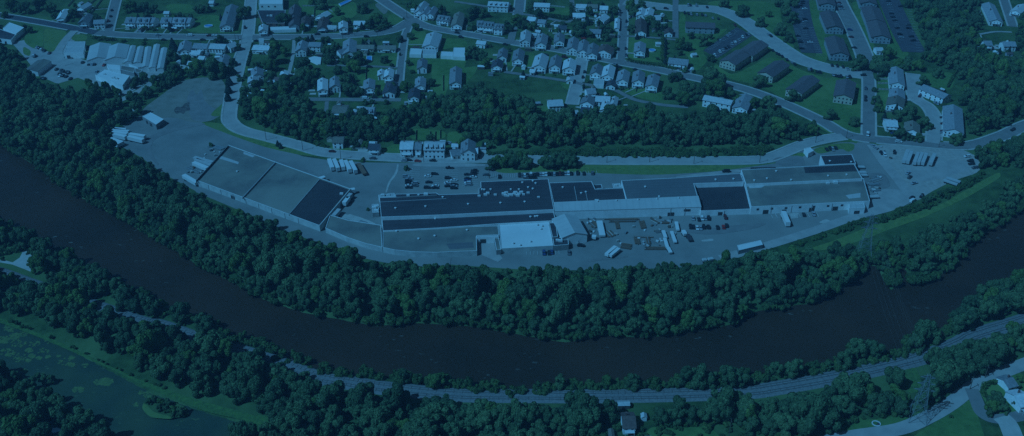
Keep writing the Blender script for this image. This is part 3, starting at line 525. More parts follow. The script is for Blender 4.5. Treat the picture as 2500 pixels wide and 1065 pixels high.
e2 = block('front_east_warehouse', 'front east warehouse with wide stained roof and long white wall facing the yard', 'warehouse', 'B4', [(600, 350), (1625, 305), (1682, 505), (652, 555)], 5.4, 'roof_grey', 'wall_white', .4, units=[(1318, 345), (1385, 340)], docks=16, pipes=13, winds=9, seed=17)
part_roof(e2, 'B4', [(1470, 450), (1600, 430), (1600, 470), (1500, 480)], 5.43, 'roof_pale', 'patch'); part_roof(e2, 'B4', [(630, 372), (780, 362), (740, 385), (640, 390)], 5.43, 'roof_pale', 'patch')
e3 = block('office_block', 'square dark-roofed block with white side wall at the top of the east warehouse', 'factory building', 'B4', [(1252, 110), (1525, 98), (1560, 180), (1288, 192)], 6.6, 'roof_black', 'wall_white', .4, vents=[(1335, 152), (1520, 160)], seed=18)
e4 = block('entrance_annex', 'pale-roofed white annex projecting from the front of the east warehouse', 'annex', 'B4', [(1500, 520), (1630, 515), (1640, 560), (1505, 565)], 4.4, 'roof_pale', 'wall_white', .3, docks=9, seed=19)
sh = block('open_shed', 'long white-roofed open shed standing alone above the trees', 'shed', 'B4', [(530, 885), (735, 840), (755, 880), (545, 930)], 3.0, 'roof_white', 'steel', .12, seed=20)
sh2 = block('gatehouse', 'small white gatehouse at the bend of the paved road', 'gatehouse', 'B4', [(1112, 48), (1162, 35), (1195, 66), (1148, 90)], 3.4, 'roof_white', 'wall_white', .2, docks=7, seed=21)
sh3 = block('site_shed', 'white-roofed shed alone on the far west corner of the asphalt yard', 'shed', 'B0', [(1232, 122), (1305, 88), (1420, 148), (1352, 195)], 4.0, 'roof_white', 'wall_grey', .15, docks=9, seed=22)
sh4 = block('tank_house', 'small pale equipment house on the left end of the main factory', 'annex', 'B2', [(205, 532), (262, 528), (268, 600), (212, 605)], 3.2, 'roof_pale', 'wall_grey', .25, units=[(225, 560), (245, 585), (240, 550)], seed=23)
sh5 = block('roof_edge_annex', 'thin white annex along the top left edge of the main factory', 'annex', 'B2', [(262, 450), (400, 432), (408, 462), (268, 470)], 3.4, 'roof_pale', 'wall_white', .2, units=[(300, 450), (350, 445)], seed=24)
sh6 = block('compressor_shed', 'small pale flat shed set in the notch above the dark patched roof', 'shed', 'B3', [(868, 352), (935, 348), (945, 385), (878, 390)], 3.0, 'roof_pale', 'wall_grey', .2, units=[(900, 365)], seed=25)
sh7 = block('transformer_house', 'low dark flat shed beside the compressor shed in the roof notch', 'shed', 'B3', [(710, 362), (775, 358), (785, 392), (725, 396)], 3.4, 'roof_black', 'wall_grey', .2, seed=26)

RC = {'g': 'h_roof_g', 'd': 'h_roof_d', 'b': 'h_roof_b', 't': 'h_roof_t', 'l': 'h_roof_l', 'p': 'h_roof_p', 'w': 'roof_white', 'P': 'roof_pale', 'G': 'roof_grey', 'S': 'roof_slate'}
RN = {'g': 'grey-roofed', 'd': 'dark-roofed', 'b': 'brown-roofed', 't': 'tan-roofed', 'l': 'pale-roofed', 'p': 'dark-roofed', 'w': 'white-roofed', 'P': 'pale-roofed', 'G': 'grey-roofed', 'S': 'grey-roofed'}
WC = {'w': 'h_wall_w', 'c': 'h_wall_c', 'r': 'h_wall_r', 'g': 'h_wall_g'}
WNm = {'w': 'white', 'c': 'cream', 'r': 'red brick', 'g': 'grey'}
def gable_house(name, label, cat, c, x1, y1, x2, y2, wid, eh, rh, roof='g', wall='w', group=None, chimney=True, porch=True, dormers=0, over=.45, winds=True, seed=0, skylight=0):
    A, B = Vector(W(c, x1, y1, rh)), Vector(W(c, x2, y2, rh)); mid = (A+B)/2; L = max(4.0, (B-A).length); rz = math.atan2(B.y-A.y, B.x-A.x)
    r = random.Random(int(mid.x*7+mid.y*13)); t = thing(name, label, cat, (mid.x, mid.y, 0), rz, group)
    hw, hl = wid/2, L/2
    cs, sn = math.cos(rz), math.sin(rz); KEEP.append([(mid.x+ax*(hl+2)*cs-ay*(hw+2)*sn, mid.y+ax*(hl+2)*sn+ay*(hw+2)*cs) for ax, ay in ((-1, -1), (1, -1), (1, 1), (-1, 1))])
    V = [(s*hl, k*hw, z) for s in (-1, 1) for k, z in ((-1, -.3), (1, -.3), (1, eh), (-1, eh))]+[(-hl, 0, rh-.06), (hl, 0, rh-.06)]
    obj('wall', mesh('wall', V, [(0, 4, 7, 3), (1, 2, 6, 5), (0, 3, 8, 2, 1), (4, 5, 6, 9, 7)], M[WC[wall]]), t)
    sl_ = (rh-eh)/hw; th = .22; lo = hl+over; V = []; F = []; eo = hw+over; ez = eh-over*sl_
    for s in (-1, 1): V += [(s*lo, -eo, ez), (s*lo, 0, rh), (s*lo, eo, ez), (s*lo, eo, ez+th), (s*lo, 0, rh+th), (s*lo, -eo, ez+th)]
    F = [(0, 6, 7, 1), (1, 7, 8, 2), (2, 8, 9, 3), (3, 9, 10, 4), (4, 10, 11, 5), (5, 11, 6, 0), (0, 1, 4, 5), (1, 2, 3, 4), (6, 11, 10, 7), (7, 10, 9, 8)]
    ro = obj('roof', mesh('roof', V, F, M[RC[roof]]), t)
    if chimney:
        mb = MB(); cx = r.uniform(-.5, .5)*hl; mb.box(cx, hw*.3, rh-1.5, .7, .7, 2.5); mb.box(cx, hw*.3, rh+1.0, .86, .86, .15); mb.build('chimney', M['chim'], ro)
    for k in range(dormers):
        x = -hl+(k+.5)*L/dormers; side = -1 if math.cos(rz) > 0 else 1
        mb = MB(); mb.box(x, side*hw*.55, eh+.2, 1.5, hw*.7, (rh-eh)*.75, m=0); mb.box(x, side*hw*.5, eh+.2+(rh-eh)*.75, 1.9, hw*.95, .16, m=1); dm = mb.build('dormer', [M[WC[wall]], M[RC[roof]]], t)
        obj('window', WIN, dm, (x, side*(hw*.9+.03), eh+.6), 0, (.9, 1, .6))
    if winds:
        faces = [((0, -1), L, hw, 0.0), ((0, 1), L, hw, math.pi), ((-1, 0), wid, hl, -math.pi/2), ((1, 0), wid, hl, math.pi/2)]
        door_done = False
        for (nx_, ny_), ln, off, fr in faces:
            wy = nx_*sn+ny_*cs
            if wy > -.35: continue
            cnt = max(1, min(5, int(ln/2.6))); fl = [.9] if eh < 4 else [.9, eh-2.0+.15]
            for fi, z in enumerate(fl):
                for k in range(cnt):
                    u = (k+.5)*ln/cnt-ln/2; x = nx_*(off+.03)+(u if ny_ else 0); y = ny_*(off+.03)+(u if nx_ else 0)
                    if not door_done and fi == 0 and k == cnt//2:
                        obj('door', DOOR, t, (x, y, .05), fr); door_done = True; continue
                    wo_ = obj('window', WIN, t, (x, y, z), fr, (1, 1, .85))
            if porch and abs(wy) > .7 and r.random() < .6:
                mb = MB(); pw = min(ln*.8, 6); px_, py_ = nx_*(off+1.0), ny_*(off+1.0)
                mb.box(px_, py_, 2.5, pw if ny_ else 2.0, 2.0 if ny_ else pw, .18)
                for s in (-1, 1):
                    mb.box(px_+(s*(pw/2-.2) if ny_ else nx_*.8), py_+(ny_*.8 if ny_ else s*(pw/2-.2)), 0, .16, .16, 2.5)
                mb.build('porch', M['white'], t)
    return t
HN = [0]
def row(phrase, cat, c, items, name='house', **kw):
    """items: (x1,y1,x2,y2,width,eave,ridge,roof,wall[,dormers])"""
    items = sorted(items, key=lambda q: q[0]+q[2]); n = len(items)
    for i, it in enumerate(items):
        x1, y1, x2, y2, wd, eh, rh = it[:7]; roof = it[7] if len(it) > 7 else 'g'; wall = it[8] if len(it) > 8 else 'w'
        pos = '' if n == 1 else (f', {ordinal(i+1)} from the left' if n > 2 else (', the left one', ', the right one')[i])
        lab = f'{RN[roof]} {WNm[wall]} {cat}{pos} {phrase}'
        gable_house(name, lab, cat, c, x1, y1, x2, y2, wd, eh, rh, roof, wall, dormers=it[9] if len(it) > 9 else 0, **kw)
# the gabled hall beside the white roof
gable_house('gabled_hall', 'tall gabled factory hall with white front gable beside the steel yard', 'factory hall', 'B3', 545, 775, 455, 615, 15.5, 5.6, 8.0, 'P', 'w', chimney=False, porch=False, winds=False, over=.3, dormers=0)
row('above the triangular junction', 'house', 'Z7', [(600, 150, 690, 15, 8.5, 4.5, 7.5, 'l'), (670, 190, 740, 90, 7.5, 4.5, 7, 'g'), (760, 190, 830, 90, 7, 4.5, 7, 'g'), (895, 215, 1060, 240, 10, 4.5, 7.5, 'g', 'w', 3), (1145, 340, 1195, 170, 9.5, 4.5, 7, 't', 'w')])
row('in the dormered row above the main street', 'house', 'Z7', [(1450, 300, 1535, 300, 11, 5.5, 8.5, 'g', 'w', 2), (1555, 310, 1690, 320, 11, 5.5, 8.5, 'g', 'w', 3), (1710, 340, 1830, 350, 11, 5.5, 8.5, 'g', 'w', 3)])
row('right of the triangular junction, large and white', 'house', 'Z7', [(765, 640, 830, 460, 13, 4.5, 7, 'l')])
row('by the main street left of the round tree', 'garage', 'Z7', [(1455, 585, 1578, 600, 7, 3.6, 5.2, 'l')], name='garage')
for pts, lb in (([(485, 700), (655, 708), (640, 790), (470, 785)], 'leftmost white flat-roofed garage in the row behind the big white house'), ([(672, 712), (862, 728), (858, 797), (660, 790)], 'pale flat-roofed garage, second from left in the row behind the hedge'),
                ([(932, 745), (1102, 752), (1095, 815), (920, 805)], 'low white garage right of the gap in the garage row'), ([(1110, 690), (1272, 690), (1275, 830), (1095, 820)], 'tallest white-roofed garage at the right end of the garage row')):
    block('garage', lb, 'garage', 'Z7', pts, 3.0, 'roof_white' if 'pale' not in lb else 'roof_pale', 'wall_white', .12, docks=0)
row('with white gable behind the garage hedge', 'house', 'Z7', [(648, 955, 660, 840, 7.6, 4.4, 6.6, 'g')])
row('standing in the wide lawn', 'house', 'A2', [(395, 705, 402, 575, 9, 4.5, 7, 'g')])
row('below the wide lawn house, behind the lane', 'house', 'A2', [(90, 735, 95, 665, 8, 4, 6, 'g'), (30, 830, 45, 760, 8, 5, 7, 'd')])
row('by the bend of the main street', 'bungalow', 'Z6', [(1310, 650, 1555, 655, 8.5, 3, 4.6, 't', 'c'), (1615, 660, 1870, 662, 8.5, 3, 4.6, 't', 'w')], name='bungalow')
row('below the pale street on the upper edge', 'terrace', 'Z3', [(80, 20, 365, 35, 11, 5.5, 8, 'l', 'w', 4)], name='terrace_house')
row('near the brown barns at the upper edge', 'house', 'Z6', [(560, 320, 570, 225, 8, 3.5, 6, 'b', 'g'), (800, 380, 830, 240, 8.5, 3.5, 6, 'b', 'g'), (760, 230, 880, 160, 8, 3, 5, 'l')])
row('with steep roof near the street corner', 'barn', 'Z6', [(390, 190, 415, 60, 10.5, 5, 9, 'p', 'g'), (395, 330, 400, 210, 9, 4.5, 7.5, 'p', 'g')], name='barn', winds=False)
row('facing the main street from above', 'house', 'Z6', [(890, 365, 1010, 372, 6.5, 3, 4.4, 'l'), (1110, 385, 1108, 300, 7.6, 5.5, 7.5, 'l'), (1270, 305, 1490, 305, 9, 3, 4.8, 'l')])
row('just below the main street, left of the tall tree', 'house', 'Z6', [(490, 700, 525, 580, 8.5, 5, 7.6, 'g'), (625, 610, 790, 615, 9, 5, 7, 'g')])
row('of the large pair beside the tall tree', 'house', 'Z6', [(1195, 740, 1205, 560, 11, 3.6, 6.2, 'g'), (1030, 730, 1170, 690, 9, 3.4, 5.6, 'g')])
row('in the left street terrace group', 'rowhouse', 'A0', [(1098, 150, 1180, 152, 12, 5, 8, 'g', 'w', 1), (1198, 152, 1302, 154, 12, 5, 8, 'g', 'w', 2), (1314, 152, 1345, 154, 12, 4.8, 7.6, 'g'), (1405, 152, 1492, 154, 12, 5, 8, 'g', 'w', 1), (1508, 152, 1614, 155, 12, 5, 8, 'g', 'w', 2), (1626, 154, 1656, 155, 12, 4.8, 7.6, 'g')], name='rowhouse')
row('along the upper left street', 'house', 'A0', [(715, 175, 765, 115, 9, 5, 7.6, 'g', 'g'), (815, 175, 905, 170, 9, 5, 7, 'g'), (520, 150, 560, 80, 7, 3.4, 5.2, 'l'), (690, 60, 760, 20, 7, 3.5, 5.5, 'l')])
row('long with dormers left of the side street', 'apartment house', 'Z2', [(1010, 350, 1100, 60, 11, 4.6, 7.2, 'g', 'w', 0)], name='apartment_house')
row('in the gardens behind the rowhouses', 'shed', 'Z2', [(125, 165, 195, 165, 6, 2.8, 4, 'l'), (780, 10, 840, 10, 8, 3, 4.4, 'l')], name='shed', winds=False)
row('on the corner right of the side street', 'house', 'Z2', [(1548, 420, 1555, 345, 7.5, 4.5, 6.6, 'l')])
row('in the row just below the left main street', 'house', 'Z2', [(395, 700, 430, 580, 9.5, 5, 7.6, 'g'), (560, 625, 755, 635, 10, 4, 6.4, 'g'), (800, 635, 1015, 645, 11, 4.2, 6.2, 'l'), (1025, 650, 1135, 605, 9, 4.2, 6.2, 'l'), (1420, 655, 1650, 665, 11, 3.6, 5.4, 'l')])
row('behind the left main street row', 'house', 'Z2', [(520, 730, 650, 740, 7, 3, 4.6, 'l'), (630, 810, 710, 815, 6, 3, 4.4, 'l'), (475, 885, 580, 890, 7, 3.4, 5, 'l'), (960, 900, 1000, 780, 8, 4, 6.4, 'g'), (735, 835, 770, 838, 4, 2.4, 3.4, 'l')])
row('by the tree-lined lane, half hidden', 'house', 'Z9', [(400, 170, 392, 80, 9, 5, 7.6, 'g'), (335, 270, 345, 195, 8, 4, 6, 'l'), (660, 225, 775, 235, 7.5, 3.2, 5, 'b', 'g'), (295, 455, 355, 465, 7, 3, 4.6, 'l'), (570, 285, 640, 270, 6, 3, 4.4, 'l'), (785, 175, 800, 130, 6, 3.4, 4.6, 'l')])
row('above the lane at the wood edge', 'house', 'Z9', [(1345, 395, 1345, 240, 7.5, 5, 6.6, 'l'), (1520, 335, 1525, 210, 8, 4.5, 7, 'g')])
row('below the lane at the wood edge', 'house', 'ZA', [(200, 240, 395, 245, 13, 3.6, 5.4, 't'), (585, 250, 790, 255, 12, 5, 7.6, 'g', 'w', 3)])
block('round_annex', 'small white round annex beside the dormered house at the wood edge', 'annex', 'ZA', [(745, 400), (790, 378), (830, 395), (832, 430), (790, 448), (750, 430)], 3.0, 'roof_white', 'wall_white', .1)
row('along the lower road below the wood', 'house', 'ZA', [(200, 685, 345, 687, 9, 5, 6.6, 't'), (720, 780, 870, 785, 8.5, 4, 6, 'd'), (1172, 760, 1352, 760, 12, 6, 8, 'l', 'w', 0), (1392, 765, 1462, 765, 11, 6, 8, 'g')])
row('in the white group on the lower road', 'house', 'Z1', [(215, 400, 505, 402, 13, 6.4, 9, 'l', 'w', 4), (590, 520, 715, 500, 9, 3, 5, 'g'), (840, 500, 848, 350, 9.5, 6, 9, 'g'), (905, 490, 975, 490, 8, 4.4, 6, 'l'), (628, 425, 680, 425, 5, 3, 4, 'l')])
row('around the back lane east of the woods', 'house', 'A1', [(1420, 755, 1426, 680, 8.5, 5, 7, 'g'), (1530, 640, 1533, 600, 6, 4, 5.6, 'l'), (1590, 650, 1602, 590, 7, 5, 7, 'l'), (1590, 790, 1622, 700, 9, 4, 6, 'd')])
row('in the upper row above the diagonal street', 'house', 'Z3', [(600, 565, 620, 430, 8.5, 5, 7.6, 'l'), (825, 610, 860, 480, 9, 5, 7.6, 'g'), (1093, 580, 1105, 470, 8.5, 4.5, 7, 'g'), (1278, 680, 1310, 530, 8.5, 5, 7.6, 'g'), (1430, 715, 1460, 570, 8, 5, 7.5, 'g'), (1565, 760, 1590, 620, 9, 5, 7.5, 'g')])
row('with large roof at the crossroads', 'house', 'Z8', [(195, 720, 245, 640, 13, 4.5, 7.4, 'b')])
row('in the gardens behind the upper row', 'house', 'Z3', [(650, 240, 760, 255, 8, 3.8, 6, 'l'), (800, 280, 905, 292, 8, 3.6, 5.4, 'g'), (1085, 370, 1200, 372, 7, 3, 5, 'd'), (740, 40, 960, 50, 10, 5, 7, 'l'), (1295, 190, 1465, 190, 9, 3, 5, 'l'), (1345, 60, 1490, 65, 10, 3.5, 5.5, 'l'), (1495, 62, 1650, 65, 10, 3.4, 5.2, 't'), (1690, 85, 1800, 90, 9, 3.5, 5.5, 'l'), (1680, 260, 1760, 200, 9, 4, 6.5, 'l'), (1540, 420, 1700, 430, 9, 4, 6, 'g')])
row('between the gardens of the upper row', 'shed', 'Z3', [(715, 480, 770, 485, 5, 2.6, 3.6, 'l'), (770, 435, 815, 440, 5, 2.6, 3.6, 'l'), (1045, 355, 1080, 357, 4, 2.4, 3.4, 'l')], name='shed', winds=False)
row('in the row below the diagonal street', 'house', 'Z3', [(265, 800, 290, 690, 7.5, 4, 6.4, 'g'), (495, 840, 520, 700, 9, 4.5, 7.2, 'g'), (190, 940, 215, 850, 8.5, 4, 6.2, 'd'), (800, 930, 850, 770, 11, 5, 8, 'l'), (1028, 930, 1060, 790, 9, 5, 8, 'g'), (1235, 965, 1260, 840, 10, 5, 7.6, 'l'), (690, 1000, 740, 1005, 5, 2.8, 4, 'l')])
row('in the right row below the diagonal street', 'house', 'Z5', [(790, 325, 830, 210, 8.5, 5, 7.6, 'g'), (965, 360, 1000, 220, 9, 5, 7.6, 'l'), (1178, 430, 1210, 290, 9, 5, 7.6, 'g'), (1408, 440, 1425, 300, 9, 5, 7.5, 'g'), (1600, 510, 1640, 360, 9, 5, 7, 'g')])
row('behind the right row', 'garage', 'Z5', [(420, 440, 430, 390, 5, 2.8, 4, 'l'), (1010, 510, 1045, 440, 7, 3, 4.6, 'd')], name='garage')
block('garage', 'large pale flat garage roof in the middle of the courtyard houses', 'garage', 'Z5', [(772, 430), (920, 440), (910, 520), (762, 510)], 3.2, 'roof_pale', 'wall_white', .12)
row('crowded at the end of the short pale street', 'house', 'Z5', [(660, 575, 780, 565, 9, 4.2, 6.4, 'g'), (665, 750, 705, 665, 10, 4, 6.8, 'g'), (800, 680, 1000, 690, 10, 4, 6, 'l'), (1050, 780, 1075, 680, 5, 3.6, 5, 'l'), (930, 860, 960, 750, 7, 3.6, 5.2, 'l'), (590, 840, 710, 850, 8, 3, 5, 'd'), (110, 745, 310, 735, 11, 4.6, 6.8, 'l')])
row('left of the fenced lawn, by the narrow street', 'house', 'Z8', [(738, 200, 760, 110, 8, 5, 7, 'l'), (838, 210, 870, 110, 8, 5, 7, 'l'), (738, 440, 742, 260, 9.5, 4, 6.6, 'b'), (930, 225, 1010, 220, 8, 3, 5, 'l'), (1138, 460, 1150, 400, 7, 3, 5, 'b'), (720, 725, 732, 600, 9, 5, 7, 'g'), (1150, 835, 1425, 865, 11, 4, 6.6, 'g')])
row('in the gardens of the narrow street', 'shed', 'Z8', [(965, 610, 1010, 610, 4, 2.4, 3.4, 'l'), (390, 400, 400, 260, 4, 2.6, 3.6, 'l'), (1480, 770, 1520, 765, 4, 2.4, 3.4, 'l')], name='shed', winds=False)
row('above the wood near the big tree', 'house', 'Z4', [(715, 490, 1112, 568, 9, 5.6, 7.4, 'l'), (1225, 650, 1310, 465, 11, 4.2, 6.4, 'g')])
# brick apartment blocks of the estate
def apt(items, phrase, wall='g'):
    for i, (c, x1, y1, x2, y2, wd) in enumerate(items):
        pos = f'{ordinal(i+1)} of {len(items)} ' if len(items) > 1 else ''
        gable_house('apartment_block', f'dark-roofed apartment block, {pos}{phrase}', 'apartment block', c, x1, y1, x2, y2, wd, 5.6, 8.0, 'p', wall, chimney=False, porch=False, over=.6, group='dark-roofed apartment blocks')
apt([('A3', 622, 190, 868, 200, 13)], 'standing at the head of the diagonal car park')
apt([('A3', 985, 522, 1126, 430, 14), ('A3', 1136, 445, 1270, 352, 14), ('A3', 1312, 625, 1456, 525, 13), ('A3', 1560, 768, 1712, 655, 13), ('A4', 215, 818, 240, 685, 14)], 'on the lawn below the curved estate road', 'c')
apt([('ZC', 832, 40, 790, -120, 15), ('ZC', 946, 370, 848, 150, 15), ('ZC', 1015, 750, 930, 520, 15)], 'from the top in the left estate column')
apt([('ZC', 1430, 20, 1380, -120, 15), ('ZC', 1535, 275, 1455, 80, 16), ('ZC', 1612, 505, 1540, 290, 16)], 'from the top in the right estate column')
row('at the foot of the right estate column', 'house', 'ZC', [(1525, 690, 1620, 690, 8, 3.6, 5, 'l')])
row('in the terrace between the estate roads', 'terrace', 'ZB', [(545, 300, 520, 75, 11, 4.6, 7, 'g'), (542, 485, 540, 380, 11, 4.6, 7, 'g'), (508, 605, 535, 500, 12, 4.6, 7, 't')], name='terrace_house')
row('around the curved cul-de-sac at the forest edge', 'terrace', 'ZB', [(925, 335, 1270, 480, 10, 5, 7.2, 'g'), (1365, 975, 1345, 625, 13, 4.6, 7.2, 'g')], name='terrace_house')
row('on the corner above the main road', 'house', 'ZB', [(760, 980, 760, 855, 10, 4, 6.4, 't'), (365, 850, 530, 860, 12, 4, 6, 'l')])
row('in the clearing at the forest top', 'house', 'A4', [(1425, 355, 1490, 355, 8, 4.6, 7, 'g'), (1590, 362, 1695, 362, 9, 4.6, 7, 'g'), (1540, 168, 1470, 20, 11, 4, 6.4, 'g'), (1705, 90, 1770, 35, 9, 4, 6, 'l')])
row('at the lower right edge by the county road', 'house', 'C4', [(2050, 712, 2150, 695, 11, 4, 6.4, 'l'), (1955, 580, 2030, 560, 8, 3, 4.6, 'g')])
row('alone in the trees below the railway', 'house', 'C3', [(1135, 895, 1240, 893, 10, 4, 6.4, 'b')])
row('hidden among trees at the bottom left', 'house', 'C1', [(340, 1005, 520, 1062, 9, 3.4, 5.2, 'd')])
# commercial blocks upper left
block('shop_building', 'pale flat-roofed two-storey building with four windows at the upper edge', 'shop', 'Z6', [(-100, -70), (240, -70), (235, 62), (-110, 62)], 6.0, 'roof_white', 'wall_white', .3, winds=6)
block('flat_roof_hall', 'dark flat-roofed hall with white skylights beside the street corner', 'hall', 'A1', [(455, 90), (700, 90), (690, 205), (500, 205)], 4.5, 'roof_dark', 'wall_brick', .4, units=[(545, 135), (575, 137), (640, 150)], winds=5)
block('covered_patio', 'white slatted canopy in front of the dark flat-roofed hall', 'canopy', 'A1', [(565, 235), (790, 228), (790, 255), (570, 262)], 2.8, 'roof_white', 'wall_white', .1)
block('roadside_hut', 'small white hut at the roadside opposite the corner house', 'hut', 'Z2', [(1490, 555), (1560, 558), (1560, 600), (1490, 600)], 3, 'roof_pale', 'wall_white', .1)
block('pool_cover', 'white covered swimming pool between the trees below the main street', 'covered pool', 'Z6', [(612, 835), (690, 812), (795, 830), (785, 925), (740, 930), (625, 875)], .9, 'roof_white', 'wall_white', .06)
block('workshop', 'pale workshop at the far left edge with lower dark wing', 'workshop', 'A0', [(25, 245), (80, 195), (208, 240), (140, 295)], 4.6, 'roof_white', 'wall_white', .2)
block('workshop_wing', 'dark flat-roofed wing in front of the far left workshop', 'workshop', 'A0', [(-60, 235), (0, 255), (140, 302), (95, 350), (-60, 330)], 4.0, 'roof_dark', 'wall_white', .3, winds=5)
gable_house('depot_hall', 'white-walled depot hall with grey roof beside the parked car rows', 'hall', 'Z0', 390, 905, 570, 770, 12, 4, 5.6, 'G', 'w', chimney=False, porch=False, winds=False, over=.2)
block('factory_shed', 'upper of two pale flat sheds left of the gabled greenhouse halls', 'shed', 'Z0', [(875, 545), (1110, 542), (1100, 608), (862, 612)], 4.2, 'roof_pale', 'wall_white', .2)
block('factory_shed', 'lower of two pale flat sheds left of the gabled greenhouse halls', 'shed', 'Z0', [(862, 622), (1092, 615), (1082, 690), (830, 692)], 5.0, 'roof_pale', 'wall_white', .2, docks=9)
gable_house('workshop_hall', 'left of two wide pale gabled halls beside the narrow sheds', 'hall', 'ZD', 690, 470, 735, 260, 17, 4, 6.4, 'P', 'w', chimney=False, porch=False, winds=False, over=.2)
gable_house('workshop_hall', 'right of two wide pale gabled halls beside the narrow sheds', 'hall', 'ZD', 945, 465, 1000, 270, 17, 4, 6.4, 'P', 'w', chimney=False, porch=False, winds=False, over=.2)
for i, (x1, y1, x2, y2) in enumerate([(1130, 530, 1205, 300), (1260, 540, 1320, 310), (1385, 600, 1430, 315), (1480, 615, 1555, 280), (1600, 625, 1660, 330)]):
    gable_house('long_shed', f'long narrow pale shed, {ordinal(i+1)} from the left of five parallel sheds', 'shed', 'ZD', x1, y1, x2, y2, 5.0, 3.4, 4.2, 'P', 'w', chimney=False, porch=False, winds=False, over=.15, group='five parallel long sheds')
block('link_shed', 'low pale shed crossing below the middle narrow sheds', 'shed', 'ZD', [(1150, 575), (1400, 560), (1400, 600), (1280, 625)], 3, 'roof_pale', 'wall_white', .15)
block('office_building', 'low angled office building with white roof and grey strip at the wood edge', 'office', 'ZD', [(665, 735), (790, 650), (1165, 745), (1060, 885)], 4, 'roof_white', 'wall_white', .35, units=[(800, 715), (930, 770), (975, 780)])
block('grey_shed', 'grey flat-roofed shed right of the angled office building', 'shed', 'ZD', [(1040, 590), (1240, 625), (1225, 700), (1030, 650)], 3.4, 'roof_grey', 'wall_grey', .15)
block('small_grey_shed', 'smaller grey shed touching the flat grey shed by the narrow sheds', 'shed', 'ZD', [(1250, 630), (1345, 655), (1320, 705), (1240, 690)], 2.8, 'roof_grey', 'wall_grey', .15)
block('pale_store', 'pale triangular-looking store above the angled office building', 'shed', 'ZD', [(830, 575), (1020, 590), (1030, 660), (860, 640)], 3.0, 'roof_white', 'wall_white', .15)
# pools
def pool(label, c, x, y, rx, ry, rect=None):
    t = thing('swimming_pool', label, 'pool', (*W(c, x, y), 0))
    if rect: P = clean([(p[0]-t.location.x, p[1]-t.location.y) for p in WP(c, rect)])
    else:
        s = CR[c][2]; R = rx/s/mpp(CR[c][1]+y/s); P = [(R*math.cos(a*math.pi/8), R*ry*math.sin(a*math.pi/8)) for a in range(16)]
    n = len(P); I = inset(P, .45); V = [(x_, y_, .0) for x_, y_ in P]+[(x_, y_, 1.1) for x_, y_ in P]+[(x_, y_, 1.1) for x_, y_ in I]+[(x_, y_, .8) for x_, y_ in I]; F = []
    for i in range(n):
        j = (i+1) % n; F += [(i, j, n+j, n+i), (n+i, n+j, 2*n+j, 2*n+i), (2*n+i, 2*n+j, 3*n+j, 3*n+i)]
    obj('pool_wall', mesh('pool_wall', V, F, M['white']), t); obj('pool_water', mesh('pool_water', [(x_, y_, .85) for x_, y_ in inset(P, .44)], [tuple(range(n))], M['blue']), t)
pool('oval white-rimmed blue pool behind the long dormered apartment house', 'Z2', 765, 385, 62, .8)
pool('round white-rimmed blue pool on the fenced lawn', 'Z8', 900, 738, 52, 1)
pool('small deep blue rectangular pool behind the bungalows', 'Z6', 1490, 855, 0, 0, [(1450, 825), (1530, 825), (1530, 890), (1445, 880)])
pool('long rectangular pool in the large upper garden', 'Z6', 1140, 50, 0, 0, [(1045, 70), (1180, 10), (1240, 22), (1080, 100)])
# ------------------------------------------------------------------ vehicles
def side_prism(prof, w, m=0, mb=None, y0=None):
    mb = mb or MB(); n = len(prof); V = [(x, s*w/2, z) for s in (-1, 1) for x, z in prof]
    mb.add(V, [tuple(range(n)), tuple(range(2*n-1, n-1, -1))]+[(i, n+i, n+(i+1) % n, (i+1) % n) for i in range(n)], m); return mb
def car_meshes():
    out = {}
    for kind, prof, gl, roofp in (
        ('sedan', [(-2.3, .35), (2.25, .35), (2.32, .7), (2.1, .88), (1.1, 1.0), (-1.5, 1.02), (-2.3, .92)], [(-1.75, 1.0), (1.15, 1.0), (.35, 1.42), (-1.1, 1.42)], [(-1.15, 1.40), (.4, 1.40), (.3, 1.48), (-1.05, 1.48)]),
        ('suv', [(-2.3, .4), (2.25, .4), (2.3, .95), (1.25, 1.1), (-2.2, 1.12), (-2.34, .9)], [(-2.15, 1.1), (1.2, 1.1), (.55, 1.68), (-2.0, 1.68)], [(-2.05, 1.66), (.6, 1.66), (.5, 1.76), (-1.95, 1.76)]),
        ('pickup', [(-2.7, .45), (2.5, .45), (2.55, 1.0), (1.4, 1.15), (-.6, 1.15), (-.6, .75), (-2.6, .75), (-2.6, 1.12), (-2.72, 1.12)], [(-.6, 1.14), (1.3, 1.14), (.7, 1.7), (-.5, 1.7)], [(-.55, 1.68), (.75, 1.68), (.65, 1.78), (-.5, 1.78)]),
        ('van', [(-2.6, .4), (2.5, .4), (2.55, .95), (1.9, 1.3), (1.1, 2.0), (-2.5, 2.05), (-2.65, 1.8)], [(1.05, 1.35), (1.93, 1.32), (1.2, 1.96), (1.0, 1.96)], [(-1.2, 2.04), (.2, 2.04), (.1, 2.12), (-1.1, 2.12)])):
        b = side_prism(prof, 1.78); side_prism(roofp, 1.36, 0, b); g = side_prism(gl, 1.5)
        if kind == 'van': g = side_prism(gl, 1.8)
        out[kind] = (b, g)
    return out
CM = car_meshes(); CBODY = {}; CGL = {k: mesh('window', v[1].V, v[1].F, M['glass']) for k, v in CM.items()}
_w = MB(); 
_n = 10; _w.add([(.33*math.cos(2*math.pi*i/_n), s*.11, .33*math.sin(2*math.pi*i/_n)) for s in (-1, 1) for i in range(_n)], [(i, (i+1) % _n, _n+(i+1) % _n, _n+i) for i in range(_n)]+[tuple(range(_n-1, -1, -1)), tuple(range(_n, 2*_n))])
WHEEL = mesh('wheel', _w.V, _w.F, M['tyre'])
CN = {'d': 'dark', 'w': 'white', 's': 'silver', 'r': 'red', 'b': 'blue', 'g': 'grey', 'm': 'maroon'}
def heading(c, x, y, dx, dy):
    a, b = W(c, x, y), W(c, x+dx, y+dy); return math.atan2(b[1]-a[1], b[0]-a[0])
